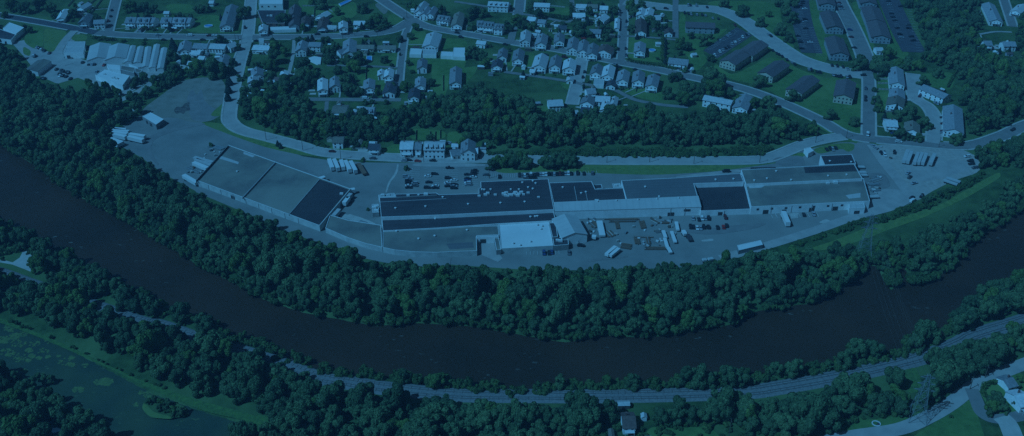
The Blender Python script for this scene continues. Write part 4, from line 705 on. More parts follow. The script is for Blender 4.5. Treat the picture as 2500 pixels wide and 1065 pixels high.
def car(c, x, y, dx, dy, col, kind, label, group, z=.13):
    if (kind, col) not in CBODY: CBODY[kind, col] = mesh('body', CM[kind][0].V, CM[kind][0].F, M['car_'+{'d': 'dark', 'w': 'white', 's': 'silver', 'r': 'red', 'b': 'blue', 'g': 'grey', 'm': 'maroon'}[col]])
    s = CR[c][2]; p = W(c, x, y, .7)
    t = thing('car' if kind in ('sedan', 'suv') else ('pickup_truck' if kind == 'pickup' else 'van'), label, 'car' if kind in ('sedan', 'suv') else kind, (p[0], p[1], z), heading(c, x, y, dx, dy)+rnd.choice((0, math.pi)), group)
    obj('body', CBODY[kind, col], t); obj('window', CGL[kind], t)
    for wx in (-1.4, 1.4):
        for wy in (-.86, .86): obj('wheel', WHEEL, t, (wx, wy, .33))
    return t
def cars(phrase, group, c, items, dx=1, dy=0, order='left', z=.13):
    """items: (x, y, colour letter[, kind]) ; the label counts them from the left or from the top"""
    items = sorted(items, key=lambda q: q[0] if order == 'left' else q[1]); n = len(items)
    for i, it in enumerate(items):
        kind = it[3] if len(it) > 3 else rnd.choice(('sedan', 'sedan', 'suv', 'suv', 'sedan'))
        nm = 'car' if kind in ('sedan', 'suv') else ('pickup truck' if kind == 'pickup' else 'van')
        pos = '' if n == 1 else f', {ordinal(i+1)} {"from the left" if order == "left" else "from the top"}'
        d = it[4] if len(it) > 4 else (dx, dy)
        car(c, it[0], it[1], d[0], d[1], it[2], kind, f'{CN[it[2]]} {nm}{pos} {phrase}', group, z)
G1 = 'cars parked in the factory car park'
for nm, its in (('first', [(500, 285, 's'), (525, 305, 's', 'pickup'), (522, 325, 'd', 'suv'), (523, 345, 'd'), (525, 365, 'w'), (525, 382, 'd')]), ('second', [(575, 345, 's'), (577, 366, 'g')]),
                ('third', [(690, 282, 'w'), (700, 336, 'd'), (685, 383, 'd', 'suv')]), ('fourth', [(748, 265, 'd', 'suv'), (755, 368, 'w'), (755, 384, 'd')]),
                ('fifth', [(866, 300, 'd', 'suv'), (862, 342, 'w'), (865, 355, 's'), (865, 370, 'd')]), ('sixth', [(916, 318, 'w'), (920, 355, 'd'), (918, 370, 's'), (915, 387, 'd')]),
                ('seventh', [(1033, 270, 'd'), (1036, 305, 'd'), (1034, 322, 'b'), (1036, 342, 'w'), (1040, 358, 's')]), ('eighth', [(1092, 237, 'd', 'suv'), (1088, 255, 'd'), (1084, 272, 'd'), (1085, 290, 'w')])):
    cars(f'in the {nm} column of the factory car park', G1, 'B2', its, order='top', z=.04)
cars('alone above the fifth column of the car park', G1, 'B2', [(876, 212, 'd', 'pickup')]); cars('alone at the right edge of the car park', G1, 'B2', [(1195, 272, 'g')])
cars('in the line of cars behind the factory roofs', 'cars in the line behind the factory', 'B3', [(-110, 288, 'd'), (65, 278, 'd'), (88, 276, 'g'), (110, 275, 'w'), (132, 273, 'd'), (165, 272, 'w'), (198, 270, 'd'), (222, 269, 'd'), (248, 268, 's'), (271, 267, 'w'), (295, 266, 'w'),
     (320, 265, 'd'), (345, 266, 'd'), (366, 266, 's'), (390, 265, 'd'), (415, 264, 'm'), (440, 263, 'd'), (465, 262, 's'), (489, 262, 'w'), (513, 261, 'd'), (568, 260, 'd', 'suv'), (623, 260, 'd'), (697, 258, 'g')], .3, 10, z=.04)
cars('pulled up against the back of the unit-cluttered roof', 'cars in the line behind the factory', 'B3', [(180, 298, 'd', 'van'), (130, 296, 'g', 'pickup')], 1, 0)
cars('in the yard row with the red car', 'cars in the yard row', 'B4', [(128, 724, 'd'), (155, 724, 'd'), (185, 732, 'w'), (215, 732, 's'), (243, 726, 'd'), (282, 725, 'd'), (362, 728, 'd'), (414, 724, 'r'), (441, 712, 'd')], -2, -10, z=.04)
cars('against the white wall below the craneway hall', 'cars by the white wall', 'B4', [(150, 650, 's'), (200, 657, 'd'), (228, 650, 'w'), (256, 647, 's'), (285, 650, 'd', 'suv')], -2, -10, z=.04)
cars('on the road behind the striped roof', 'cars in the line behind the factory', 'B4', [(434, 244, 'd', 'van')]); cars('below the front east warehouse', 'cars below the east warehouse', 'B4', [(1110, 617, 'd'), (1195, 612, 's', 'pickup'), (430, 640, 'm', 'pickup')], -3, -10, z=.04)
cars('in the small car park beside the grass circle', 'cars by the grass circle', 'B4', [(1308, 52, 'd'), (1338, 45, 'd', 'suv'), (1360, 52, 's'), (1386, 38, 'd')], -5, -8, z=.04)
cars('below the white roof in the small marked bays', 'cars below the white roof', 'B3', [(278, 950, 'b'), (322, 948, 'd'), (345, 942, 'b'), (495, 948, 'g')], .5, 10, z=.04)
cars('beside the small black plant building', 'cars below the white roof', 'B3', [(598, 885, 'd', 'suv'), (540, 850, 's', 'van')], 10, 1, z=.04)
cars('on the gravel lot', 'cars on the gravel lot', 'B5', [(653, 433, 'd', 'suv', (1, 10)), (540, 440, 'd', 'suv', (4, 5)), (568, 456, 'w', 'suv', (4, 5)), (770, 612, 's', 'pickup', (5, -4)), (785, 648, 'd', 'suv', (5, -4)), (805, 826, 'd', 'suv', (5, -3)), (812, 852, 'w', 'van', (6, -3)), (888, 812, 'd', 'suv', (-5, 6)),
     (822, 700, 's', 'pickup', (6, -2)), (1283, 468, 'w', 'suv', (8, -1)), (1310, 506, 'd', 'suv', (8, -1)), (1320, 533, 'd', 'suv', (8, -1)), (1350, 565, 'g', 'suv', (8, -1)), (470, 380, 's', 'pickup', (5, 4))], z=.05)
cars('driving on the main road by the corner houses', 'cars driving on the roads', 'B5', [(688, 342, 'w', 'suv')], 10, 1, z=.22); cars('turning out of the estate road', 'cars driving on the roads', 'B5', [(420, 280, 'w', 'van')], 0, 10, z=.26)
cars('driving on the concrete bridge approach at the right edge', 'cars driving on the roads', 'B5', [(1678, 238, 'd', 'suv')], 10, -5, z=.26)
cars('on the lower road beside the rowhouses', 'cars on the lower road', 'B2', [(485, 150, 's'), (522, 146, 'd', 'suv'), (603, 154, 'r'), (732, 151, 'd', 'suv'), (782, 112, 'd'), (1113, 113, 'd'), (212, 132, 'g')], 10, .5, z=.2)
cars('by the hut on the lower road', 'cars on the lower road', 'ZA', [(180, 885, 'm')], 10, .6, z=.2); cars('in the lane above the wood', 'cars in the lane', 'ZA', [(668, 118, 'w', 'van'), (795, 106, 'd'), (945, 108, 'd')], 10, 0, z=.2)
cars('along the lower kerb of the estate road', 'cars along the estate road', 'ZC', [(38, 728, 'd'), (98, 770, 'd'), (130, 785, 'd'), (175, 812, 'd'), (243, 862, 'd'), (315, 900, 's'), (355, 925, 'd'), (560, 1002, 's'), (598, 1012, 'd'), (678, 1036, 'd'), (722, 1042, 'd')], 5, 10, z=.2)
cars('along the upper kerb of the estate road', 'cars along the estate road', 'ZC', [(15, 520, 'd'), (895, 945, 'd'), (972, 955, 'd'), (1056, 968, 'd'), (1122, 995, 's')], 5, 10, z=.2)
cars('in front of the estate apartment block', 'cars along the estate road', 'A3', [(610, 113, 'd', 'suv'), (641, 120, 'd'), (665, 126, 's'), (715, 128, 's'), (761, 131, 'd', 'suv'), (790, 134, 's'), (852, 157, 's'), (900, 162, 'd')], 4, 10, z=.2)
cars('on the far kerb above the first estate block', 'cars along the estate road', 'A3', [(640, 46, 's'), (657, 46, 'd'), (711, 50, 's'), (803, 62, 'd')], 4, 10, z=.2)
cars('driving into the estate', 'cars driving on the roads', 'A3', [(447, 75, 'd', 'suv')], 10, 1, z=.22); cars('parked at the head of the diagonal car park', 'cars along the estate road', 'A3', [(1046, 219, 'm'), (1335, 298, 's'), (1352, 308, 'd')], 6, 8, z=.2)
cars('at the estate road junction', 'cars driving on the roads', 'A4', [(382, 652, 'd', 'suv')], 10, 0, z=.22)
cars('along the kerb below the last estate block', 'cars along the estate road', 'A4', [(122, 650, 's'), (144, 656, 'd'), (167, 661, 'd'), (190, 664, 'd'), (240, 666, 's'), (266, 668, 'd')], 5, 10, z=.2)
cars('parked on the short estate road', 'cars on the short estate road', 'A4', [(402, 838, 'd'), (401, 866, 'd'), (404, 768, 'g')], 0, 10, order='top', z=.22)
cars('in the upper side of the diagonal car park', 'cars in the diagonal car park', 'A3', [(905, 345, 'd'), (915, 352, 's'), (965, 318, 'g'), (980, 308, 's'), (1000, 292, 's'), (1020, 275, 'g')], 6, 9, z=.05)
cars('in the lower side of the diagonal car park', 'cars in the diagonal car park', 'A3', [(870, 480, 'w'), (915, 448, 'w', 'suv'), (940, 433, 's'), (964, 415, 'd'), (990, 405, 'd'), (1020, 382, 's', 'suv'), (1047, 365, 'w'), (1082, 345, 's'), (1112, 322, 'w', 'suv'), (1145, 300, 'd'), (1160, 292, 's')], 6, 9, z=.05)
cars('in the car park of the left estate column', 'cars in the left estate car park', 'ZC', [(470, 20, 'd'), (470, 50, 'd'), (500, 128, 'w'), (505, 280, 'd'), (505, 320, 's'), (512, 410, 'd'), (580, 612, 'w'), (400, 520, 'd'), (430, 580, 'g'), (440, 612, 'd'), (455, 702, 'd')], 10, 0, order='top', z=.22)
cars('along the middle estate road', 'cars in the middle estate car park', 'ZC', [(990, 45, 'm'), (1005, 72, 's'), (1020, 100, 'd'), (1040, 130, 's'), (1152, 432, 'b'), (1170, 535, 'm'), (1215, 690, 'd')], 10, 1, order='top', z=.22)
cars('in the right estate car park', 'cars in the right estate car park', 'A4', [(600, 10, 'd'), (612, 45, 's'), (628, 118, 'd'), (640, 148, 'd'), (655, 178, 'd'), (678, 243, 'd'), (700, 298, 'd'), (712, 328, 's'), (705, 55, 'd'), (770, 215, 'g'), (775, 245, 'd'), (798, 318, 'd'), (815, 352, 'd')], 10, 0, order='top', z=.22)
cars('by the terrace garages in the cul-de-sac', 'cars in the cul-de-sac', 'ZB', [(1195, 812, 'd'), (1205, 902, 'm'), (1205, 1010, 'm'), (1195, 1030, 's')], 10, 1, order='top', z=.2)
cars('in front of the diagonal terrace', 'cars in the cul-de-sac', 'ZB', [(1085, 590, 's'), (1128, 610, 's'), (860, 500, 'm')], 5, -7, z=.2)
cars('in the yard above the depot hall', 'cars by the depot hall', 'A0', [(320, 410, 's'), (343, 416, 'd'), (360, 428, 'w'), (383, 440, 'd'), (427, 460, 'm'), (292, 482, 's'), (305, 488, 'd')], 7, -6, z=.05)
cars('in the rows right of the depot hall', 'cars by the depot hall', 'A0', [(489, 600, 'd', 'suv'), (530, 608, 'd'), (545, 618, 'd'), (575, 622, 'd'), (592, 632, 'd', 'suv'), (512, 640, 'd'), (545, 655, 'd'), (572, 662, 'd'), (520, 655, 'w'), (362, 675, 'd'), (382, 680, 'd'), (610, 680, 'd')], 6, -6, z=.05)
cars('below the wide gabled halls', 'cars by the gabled halls', 'A0', [(716, 540, 'd', 'suv'), (770, 556, 'd'), (800, 558, 's'), (820, 556, 'd'), (900, 563, 'r'), (838, 620, 's'), (600, 490, 'd'), (630, 495, 'd'), (572, 490, 'g')], 6, -7, z=.05)
cars('on the upper left side street', 'cars on the side streets', 'A0', [(968, 88, 'd'), (957, 140, 'd'), (937, 182, 'm')], -3, 10, order='top', z=.26)
cars('on the left part of the main street', 'cars on the main street', 'Z2', [(115, 577, 'd'), (490, 512, 'w', 'van'), (680, 575, 'd'), (770, 516, 'm'), (845, 516, 'w'), (877, 577, 'd'), (985, 575, 'd'), (30, 508, 's'), (1460, 590, 'd')], 10, 0, z=.22)
cars('at the mouth of the side street', 'cars on the side streets', 'Z2', [(1290, 400, 'd', 'suv')], 0, 10, z=.26)
cars('on the main street below the bungalow row', 'cars on the main street', 'Z6', [(735, 496, 'd'), (1135, 485, 'g'), (1448, 530, 'd')], 10, 0, z=.22); cars('in the lane behind the bungalows', 'cars in the lane', 'Z6', [(1492, 966, 'd')], 10, 1, z=.2)
cars('driving past the triangular junction', 'cars on the main street', 'Z7', [(1158, 472, 'd'), (1214, 536, 'd')], 10, 2, z=.22)
cars('on the short pale street', 'cars on the side streets', 'Z5', [(632, 330, 'd'), (608, 405, 'd')], -2, 10, order='top', z=.24)
cars('along the narrow straight street', 'cars on the side streets', 'Z8', [(430, 150, 'd'), (428, 215, 'g'), (428, 278, 'd', 'suv'), (530, 312, 'd', 'suv'), (520, 385, 's'), (412, 530, 's'), (518, 702, 'd', 'suv'), (522, 800, 'g')], 0, 10, order='top', z=.24)
cars('in the yards below the diagonal street', 'cars in the gardens', 'Z3', [(315, 640, 'd'), (790, 1000, 'd'), (900, 790, 'd'), (1180, 825, 'm')], 10, 2, z=.1)
cars('beside the right row of houses', 'cars in the gardens', 'Z5', [(340, 115, 'm'), (1070, 220, 's'), (1130, 255, 'd'), (1370, 295, 'd'), (1690, 370, 'm')], 10, 2, z=.1)

# trailers: box on wheels, from one pixel end to the other
def trailer(label, c, a, b, wd=2.6, h=2.7, m='roof_white', group=None, cat='trailer', name='semi_trailer', z=.05):
    A, B = Vector(W(c, *a, 3.5)), Vector(W(c, *b, 3.5)); mid = (A+B)/2; L = (B-A).length; rz = math.atan2((B-A).y, (B-A).x)
    t = thing(name, label, cat, (mid.x, mid.y, z), rz, group); mb = MB(); mb.box(0, 0, 1.05, L, wd, h); mb.build('box', M[m], t)
    mb = MB(); mb.box(0, 0, .8, L*.96, 1.0, .25); mb.box(L*.3, 0, 0, .15, 1.4, .8); mb.build('frame', M['door'], t)
    for x in (-L*.36, -L*.36+1.3):
        for y in (-1, 1): obj('wheel', WHEEL, t, (x, y*(wd/2-.25), .45), 0, (1.35, 2.2, 1.35))
    mb = MB(); mb.box(-L/2-.04, 0, 1.1, .06, wd*.94, h*.93); mb.build('rear_door', M['white'], t); return t
for i, (a, b) in enumerate([((1432, 312), (1462, 388)), ((1474, 312), (1510, 392)), ((1535, 320), (1555, 385)), ((1572, 325), (1612, 405)), ((1618, 330), (1662, 412))]):
    trailer(f'white semi-trailer, {ordinal(i+1)} from the left in the row above the west warehouse', 'B1', a, b, group='semi-trailers above the west warehouse')
trailer('rusty brown flat trailer load at the right end of the trailer row', 'B1', (1685, 335), (1742, 425), 2.8, 1.2, 'rust')
for i, (a, b) in enumerate([((770, 408), (735, 500)), ((803, 418), (768, 505)), ((862, 430), (828, 515)), ((893, 430), (860, 515)), ((932, 435), (898, 518)), ((1003, 440), (968, 520))]):
    trailer(f'pale-topped semi-trailer, {ordinal(i+1)} from the left on the gravel lot', 'B5', a, b, 2.4, 2.3, 'roof_pale', group='semi-trailers on the gravel lot')
trailer('long white semi-trailer backed against the front east warehouse', 'B4', (932, 592), (975, 690), 2.8, 2.9)
for i, (a, b) in enumerate([((978, 232), (1115, 250)), ((972, 250), (1105, 270)), ((985, 272), (1090, 295)), ((1120, 270), (1255, 290)), ((1112, 292), (1240, 322)), ((955, 310), (1060, 345)), ((940, 325), (1030, 360)), ((990, 225), (1090, 232))]):
    trailer(f'white container trailer, {ordinal(i+1)} in the cluster at the west end of the yard', 'B0', a, b, 2.8, 2.6, 'roof_white', group='container trailers at the west end of the yard')
for i, (a, b) in enumerate([((1655, 570), (1608, 578)), ((1622, 610), (1578, 650)), ((1600, 640), (1560, 690)), ((1520, 745), (1470, 800)), ((1340, 480), (1395, 465))]):
    trailer(f'trailer docked at the east side of the west warehouse, {ordinal(i+1)} from the top', 'B1', a, b, 2.6, 2.5, 'roof_pale' if i % 2 else 'roof_white', group='trailers docked at the west warehouse')
for i, (a, b) in enumerate([((170, 445), (285, 512)), ((255, 335), (375, 385)), ((270, 298), (410, 350)), ((260, 280), (420, 325))]):
    trailer(f'pale trailer, {ordinal(i+1)} from the front of the group left of the west warehouse', 'B1', a, b, 2.8, 2.2 if i < 2 else 1.2, 'roof_white' if i < 2 else 'roof_pale', group='trailers left of the west warehouse')
trailer('long white flat canopy trailer standing in the steel yard beside the gabled hall', 'B3', (758, 655), (785, 780), 3.6, 1.2)
for i, (a, b) in enumerate([((1312, 735), (1335, 795)), ((1325, 800), (1350, 880)), ((1385, 742), (1418, 835)), ((1425, 660), (1440, 730)), ((1355, 880), (1380, 925))]):
    trailer(f'white flatbed truck trailer, {ordinal(i+1)} in the line at the right of the steel yard', 'B3', a, b, 2.0, .9, 'roof_white', group='flatbed trailers in the steel yard', name='flatbed_trailer')
trailer('dark flatbed trailer right of the steel yard', 'B3', (1525, 765), (1552, 820), 2.5, .8, 'roof_dark', name='flatbed_trailer'); trailer('white truck box alone right of the steel yard', 'B3', (1485, 740), (1505, 772), 2.3, 1.5)
for i, (a, b) in enumerate([((820, 950), (900, 880)), ((850, 955), (925, 895)), ((695, 790), (730, 795))]):
    trailer(f'small white trailer, {ordinal(i+1)} from the left at the foot of the steel yard', 'B3', a, b, 2.6, 1.6, 'roof_white', group='white trailers at the foot of the steel yard')
for i, (a, b) in enumerate([((1575, 180), (1640, 182)), ((1590, 228), (1655, 228)), ((1600, 252), (1665, 252)), ((1670, 440), (1765, 435))]):
    trailer(f'flatbed trailer by the right end wall of the east warehouse, {ordinal(i+1)} from the top', 'B4', a, b, 2.5, .7, 'roof_pale', group='flatbeds by the east end wall', name='flatbed_trailer')
for i, (a, b) in enumerate([((1085, 650), (1205, 690)), ((1110, 630), (1230, 668))]):
    trailer(f'pale flat trailer lying by the bushes at the lower gravel lot, {ordinal(i+1)} from the bottom', 'B5', a, b, 2.5, .8, 'roof_pale', group='flat trailers on the gravel lot', name='flatbed_trailer')
for i, (a, b) in enumerate([((1655, 988), (1690, 985)), ((1705, 982), (1745, 975))]):
    trailer(f'small light trailer by the bushes below the yard, the {("left", "right")[i]} one', 'B3', a, b, 2.2, 1.0, 'roof_pale', group='small trailers by the bushes', name='flatbed_trailer')
# stacks of steel beams
def beams(label, c, a, b, wd, n=6, m='rust', hh=.9):
    wd *= .68; A, B = Vector(W(c, *a)), Vector(W(c, *b)); mid = (A+B)/2; L = (B-A).length; rz = math.atan2((B-A).y, (B-A).x); t = thing('steel_beam_stack', label, 'beam stack', (mid.x, mid.y, .04), rz, 'stacks of steel beams in the yard')
    for s in (-.35, .35): mb = MB(); mb.box(s*L, 0, 0, .25, wd, .2); mb.build('bearer', M['wood'], t)
    r = random.Random(int(L*100))
    for k in range(n):
        y = -wd/2+(k+.5)*wd/n; mb = MB(); ll = L*r.uniform(.8, 1); h = hh*.7*r.uniform(.5, 1); x = r.uniform(-.05, .05)*L
        mb.box(x, y, .2, ll, wd/n*.8, .08); mb.box(x, y, .28, ll, .08, h-.16); mb.box(x, y, .12+h, ll, wd/n*.8, .08); mb.build('beam', M[m if r.random() < .7 else r.choice(('steel', 'wood', 'concrete'))], t)
for lb, a, b, wd, n in (('long rusty beam stack close under the white panelled hall wall', (815, 668), (1110, 662), 3, 5), ('second rusty beam line just below the longest one', (840, 684), (1080, 680), 2, 4), ('beam stack turned crosswise at the right of the longest line', (1118, 672), (1142, 745), 5, 7),
                        ('short crosswise beam stack in the middle of the yard', (905, 680), (920, 748), 3.5, 5), ('square beam stack under the bright crane rail end', (1078, 825), (1092, 882), 5, 7), ('narrow crosswise beam stack right of the square one', (1172, 815), (1188, 885), 3.5, 5),
                        ('thick rusty beam line along the lower edge of the steel yard', (1140, 915), (1378, 915), 4.5, 6), ('brown beam heap at the foot of the gabled hall side yard', (680, 680), (740, 735), 6, 7), ('rusty plate stack below the white wall at the upper right', (1290, 688), (1362, 690), 5, 5),
                        ('low brown beam stack between the white trailers', (945, 890), (1040, 905), 8, 8), ('dark beam heap above the right trailer line', (1240, 775), (1290, 765), 4, 5), ('brown sheet pile stack at the end of the white canopy', (820, 765), (870, 815), 8, 8),
                        ('thin beam row over the square stack', (1040, 815), (1230, 818), 1.6, 3), ('slanting single beam group in the lower yard', (1195, 845), (1290, 895), 1.2, 2), ('small beam pile below the hall door', (1210, 665), (1280, 700), 4, 5)):
    beams(lb, 'B3', a, b, wd, n)
for i, (a, b, wd) in enumerate([((440, 690), (535, 660), 6), ((430, 720), (520, 710), 5), ((440, 770), (535, 765), 3)]):
    beams(f'mixed beam stack right of the east warehouse end wall, {ordinal(i+1)} from the top', 'B5', a, b, wd, 6, 'steel')
for i, (a, b, wd) in enumerate([((400, 200), (520, 230), 7), ((230, 365), (350, 415), 5), ((200, 390), (320, 440), 4), ((1690, 860), (1760, 880), 5)]):
    beams(f'pale material stack beside the west warehouse, {ordinal(i+1)} in the group', 'B1', a, b, wd, 7, 'steel', .7)

cl = random.Random(8)
for nm, c, pts, n_ in (('in the steel yard', 'B3', [(640, 660), (750, 655), (760, 800), (700, 850), (650, 800)], 12), ('in the steel yard', 'B3', [(1180, 640), (1380, 640), (1400, 720), (1200, 720)], 12), ('in the steel yard', 'B3', [(880, 720), (1420, 720), (1440, 930), (900, 880)], 22),
                       ('beside the west warehouse', 'B1', [(380, 190), (530, 215), (330, 460), (200, 440)], 18), ('by the east end wall', 'B5', [(420, 640), (540, 640), (560, 800), (430, 790)], 14), ('on the gravel lot', 'B5', [(440, 370), (560, 380), (640, 500), (520, 440)], 8), ('by the small black plant building', 'B3', [(490, 815), (600, 820), (610, 890), (500, 890)], 6)):
    PP = WP(c, pts); A_ = np.array(PP); got = 0
    for _ in range(400):
        q = np.array([[cl.uniform(A_[:, 0].min(), A_[:, 0].max()), cl.uniform(A_[:, 1].min(), A_[:, 1].max())]])
        if got < n_ and inside(q, PP)[0]:
            got += 1; mt = cl.choice(('roof_white', 'steel', 'rust', 'wood', 'roof_pale', 'concrete')); cn_ = dict(roof_white='white', steel='dark grey', rust='rusty brown', wood='brown wooden', roof_pale='pale grey', concrete='light sandy')[mt]; t = thing('material_crate', f'small {cn_} pallet load standing {nm}', 'crate', (q[0, 0], q[0, 1], .04), cl.uniform(0, 3), f'{cn_} pallet loads {nm}'); a_, b_, h_ = cl.uniform(.8, 2.6), cl.uniform(.7, 1.4), cl.uniform(.4, 1.3)
            mb = MB(); mb.box(0, 0, .14, a_, b_, h_); mb.build('load', M[mt], t)
            mb = MB(); mb.box(0, -b_*.4, 0, a_, .1, .14); mb.box(0, b_*.4, 0, a_, .1, .14); mb.build('pallet', M['wood'], t)
# ------------------------------------------------------------------ poles, pylons, wires, railway
def pole(label, c, x, y, h=10, group='utility poles along the lower road', arm=True):
    p = W(c, x, y); t = thing('utility_pole', label, 'pole', (*p, 0), 0, group); mb = MB(); mb.cyl(0, 0, -.3, h, .2, .13, 7); mb.build('pole', M['wood'], t)
    if arm: mb = MB(); mb.box(0, 0, h-1.3, .14, 2.4, .14); mb.build('crossarm', M['wood'], t)
PL = [('B1', 888, 150), ('B1', 1205, 240), ('B1', 1535, 320), ('Z1', 205, 690), ('Z1', 765, 665), ('B3', 822, 168), ('B3', 1192, 165), ('B3', 1575, 180), ('B4', 725, 170), ('B4', 1210, -5)]
for i, (c, x, y) in enumerate(sorted(PL, key=lambda q: CR[q[0]][0]+q[1]/CR[q[0]][2])): pole(f'wooden utility pole, {ordinal(i+1)} from the left along the lower road', c, x, y)
pole('tall dark pole at the corner of the factory car park', 'B2', 1222, 305, 13, None, False)
PL2 = [('Z6', 100, 590), ('Z6', 1105, 560), ('Z6', 1280, 520), ('Z6', 1605, 520), ('Z7', 435, 260), ('Z2', 55, 600), ('Z2', 910, 590), ('Z2', 1155, 585), ('Z2', 1210, 640), ('A2', 960, 400), ('B5', 235, 310), ('B5', 1035, 390), ('C4', 1790, 560), ('C4', 1660, 660)]
for i, (c, x, y) in enumerate(sorted(PL2, key=lambda q: CR[q[0]][0]+q[1]/CR[q[0]][2])): pole(f'thin street pole, {ordinal(i+1)} from the left along the main street', c, x, y, 8.5, 'street poles along the main street')
def pylon(label, c, x, y, h, b, arms=3, group='lattice power pylons'):
    p = W(c, x, y); t = thing('power_pylon', label, 'pylon', (*p, 0), math.radians(-12), group); mb = MB(); lv = [0, .22, .42, .6, .75, .88, 1]; R = [b/2*(1-.86*(q**.8)) for q in lv]
    for k in range(6):
        a = [(sx*R[k], sy*R[k], h*lv[k]) for sx, sy in ((-1, -1), (1, -1), (1, 1), (-1, 1))]; d = [(sx*R[k+1], sy*R[k+1], h*lv[k+1]) for sx, sy in ((-1, -1), (1, -1), (1, 1), (-1, 1))]
        for i in range(4):
            j = (i+1) % 4; mb.bar(a[i], d[i], .16); mb.bar(a[i], d[j], .09); mb.bar(a[j], d[i], .09); mb.bar(d[i], d[j], .09)
    mb.build('tower', M['steel'], t)
    for k in range(arms):
        z = h*(.66+.14*k); w_ = 4.6-.7*k; m2 = MB()
        for s in (-1, 1): m2.bar((s*.4, -.5, z), (s*w_, 0, z), .16); m2.bar((s*.4, .5, z), (s*w_, 0, z), .16); m2.bar((0, 0, z+1.3), (s*w_, 0, z), .16)
        m2.build('crossarm', M['steel'], t)
    return p
pA = pylon('lattice pylon among the bushes at the tip of the wooded bank above the river', 'C5', 740, 425, 27, 8); pB = pylon('lattice pylon standing in the clearing by the curved county road', 'C4', 1195, 915, 27, 8)
pole('pale slim mast at the bottom edge among the trees', 'F', 1776, 1085, 16, None)
mb = MB()
wires = []
for s in (-1, 1):
    for k in range(3):
        z = 27*(.66+.14*k); w_ = 4.6-.7*k; ang = math.radians(-12); ox, oy = s*w_*math.cos(ang), s*w_*math.sin(ang); A = Vector((pA[0]+ox, pA[1]+oy, z)); B = Vector((pB[0]+ox, pB[1]+oy, z)); pts = []
        for i in range(25): f = i/24; q = A.lerp(B, f); q.z -= 6*4*f*(1-f)/1.0*.9; pts.append(q)
        m2 = MB()
        for a, b in zip(pts, pts[1:]): m2.bar(a, b, .035)
        tag(m2.build('power_line', M['rail']), f'power line over the river, {("lowest", "middle", "topmost")[k]} wire on the {("left", "right")[(s+1)//2]} side', 'wire', 'power lines crossing the river')
# twin railway tracks
RAIL = [(-60, 650), (0, 668), (80, 697), (146, 717), (231, 748), (338, 785), (395, 797), (504, 835), (600, 862), (690, 890), (769, 920), (860, 936), (949, 949), (1107, 964), (1290, 967), (1510, 967), (1800, 959), (1900, 947), (2041, 922), (2111, 908), (2238, 877), (2337, 841), (2379, 819), (2500, 782), (2600, 745)]
RL = smooth_line([ground_at(x, y) for x, y in RAIL], 8); rs = [RL[0]]
for a, b in zip(RL, RL[1:]):
    n = max(1, int(math.dist(a, b)/3)); rs += [(a[0]+(b[0]-a[0])*i/n, a[1]+(b[1]-a[1])*i/n) for i in range(1, n+1)]
nr = []
for j in range(len(rs)):
    a, b = rs[max(0, j-1)], rs[min(len(rs)-1, j+1)]; d = Vector((b[0]-a[0], b[1]-a[1])).normalized(); nr.append(Vector((-d.y, d.x)))
def sweep(offs, name, m, parent=None):       # offs: profile (offset, z)
    V = [(rs[j][0]+nr[j].x*o, rs[j][1]+nr[j].y*o, z) for j in range(len(rs)) for o, z in offs]; k = len(offs)
    return obj(name, mesh(name, V, [(j*k+i, j*k+i+1, (j+1)*k+i+1, (j+1)*k+i) for j in range(len(rs)-1) for i in range(k-1)], m), parent)
tag(sweep([(5.0, .02), (3.7, .5), (-3.7, .5), (-5.0, .02)], 'railway_embankment', M['ballast']), kind='structure')
for tr, lb in ((2.1, 'railway track nearer the river, two rails on dark sleepers'), (-2.1, 'railway track farther from the river, two rails on dark sleepers')):
    t = thing('railway_track', lb, 'railway track', (0, 0, 0))
    for o in (.72, -.72): sweep([(tr+o+.07, .62), (tr+o+.07, .82), (tr+o-.07, .82), (tr+o-.07, .62)], 'rail', M['rail'], t)
    mb = MB(); acc = 0
    for j in range(1, len(rs)):
        acc += math.dist(rs[j], rs[j-1])
        if acc >= .9: acc = 0; mb.box(rs[j][0]+nr[j].x*tr, rs[j][1]+nr[j].y*tr, .5, .28, 2.3, .14, math.atan2(nr[j].y, nr[j].x)-math.pi/2)
    sp = mb.build('sleeper', M['sleeper'], t); sp['kind'] = 'stuff'
CORR.append((RL, 4.2)); RGAPS_ = None
RSOUTH = [(ground_at(x, y+26)) for x, y in RAIL if 740 < x < 2260]
# white pad and small odds
t = thing('garden_roundel', 'white ring of stones on the mown lawn at the bottom right', 'stone ring', (*ground_at(2139, 1035), .02)); mb = MB()
for i in range(14): a = i*math.pi/7; mb.box(1.8*math.cos(a), 1.6*math.sin(a), 0, .85, .5, .4, a+math.pi/2)
mb.build('ring', M['white'], t); mb = MB(); mb.cyl(.6, -.8, 0, 1.1, .7, .5, 8); mb.build('urn', M['door'], t)

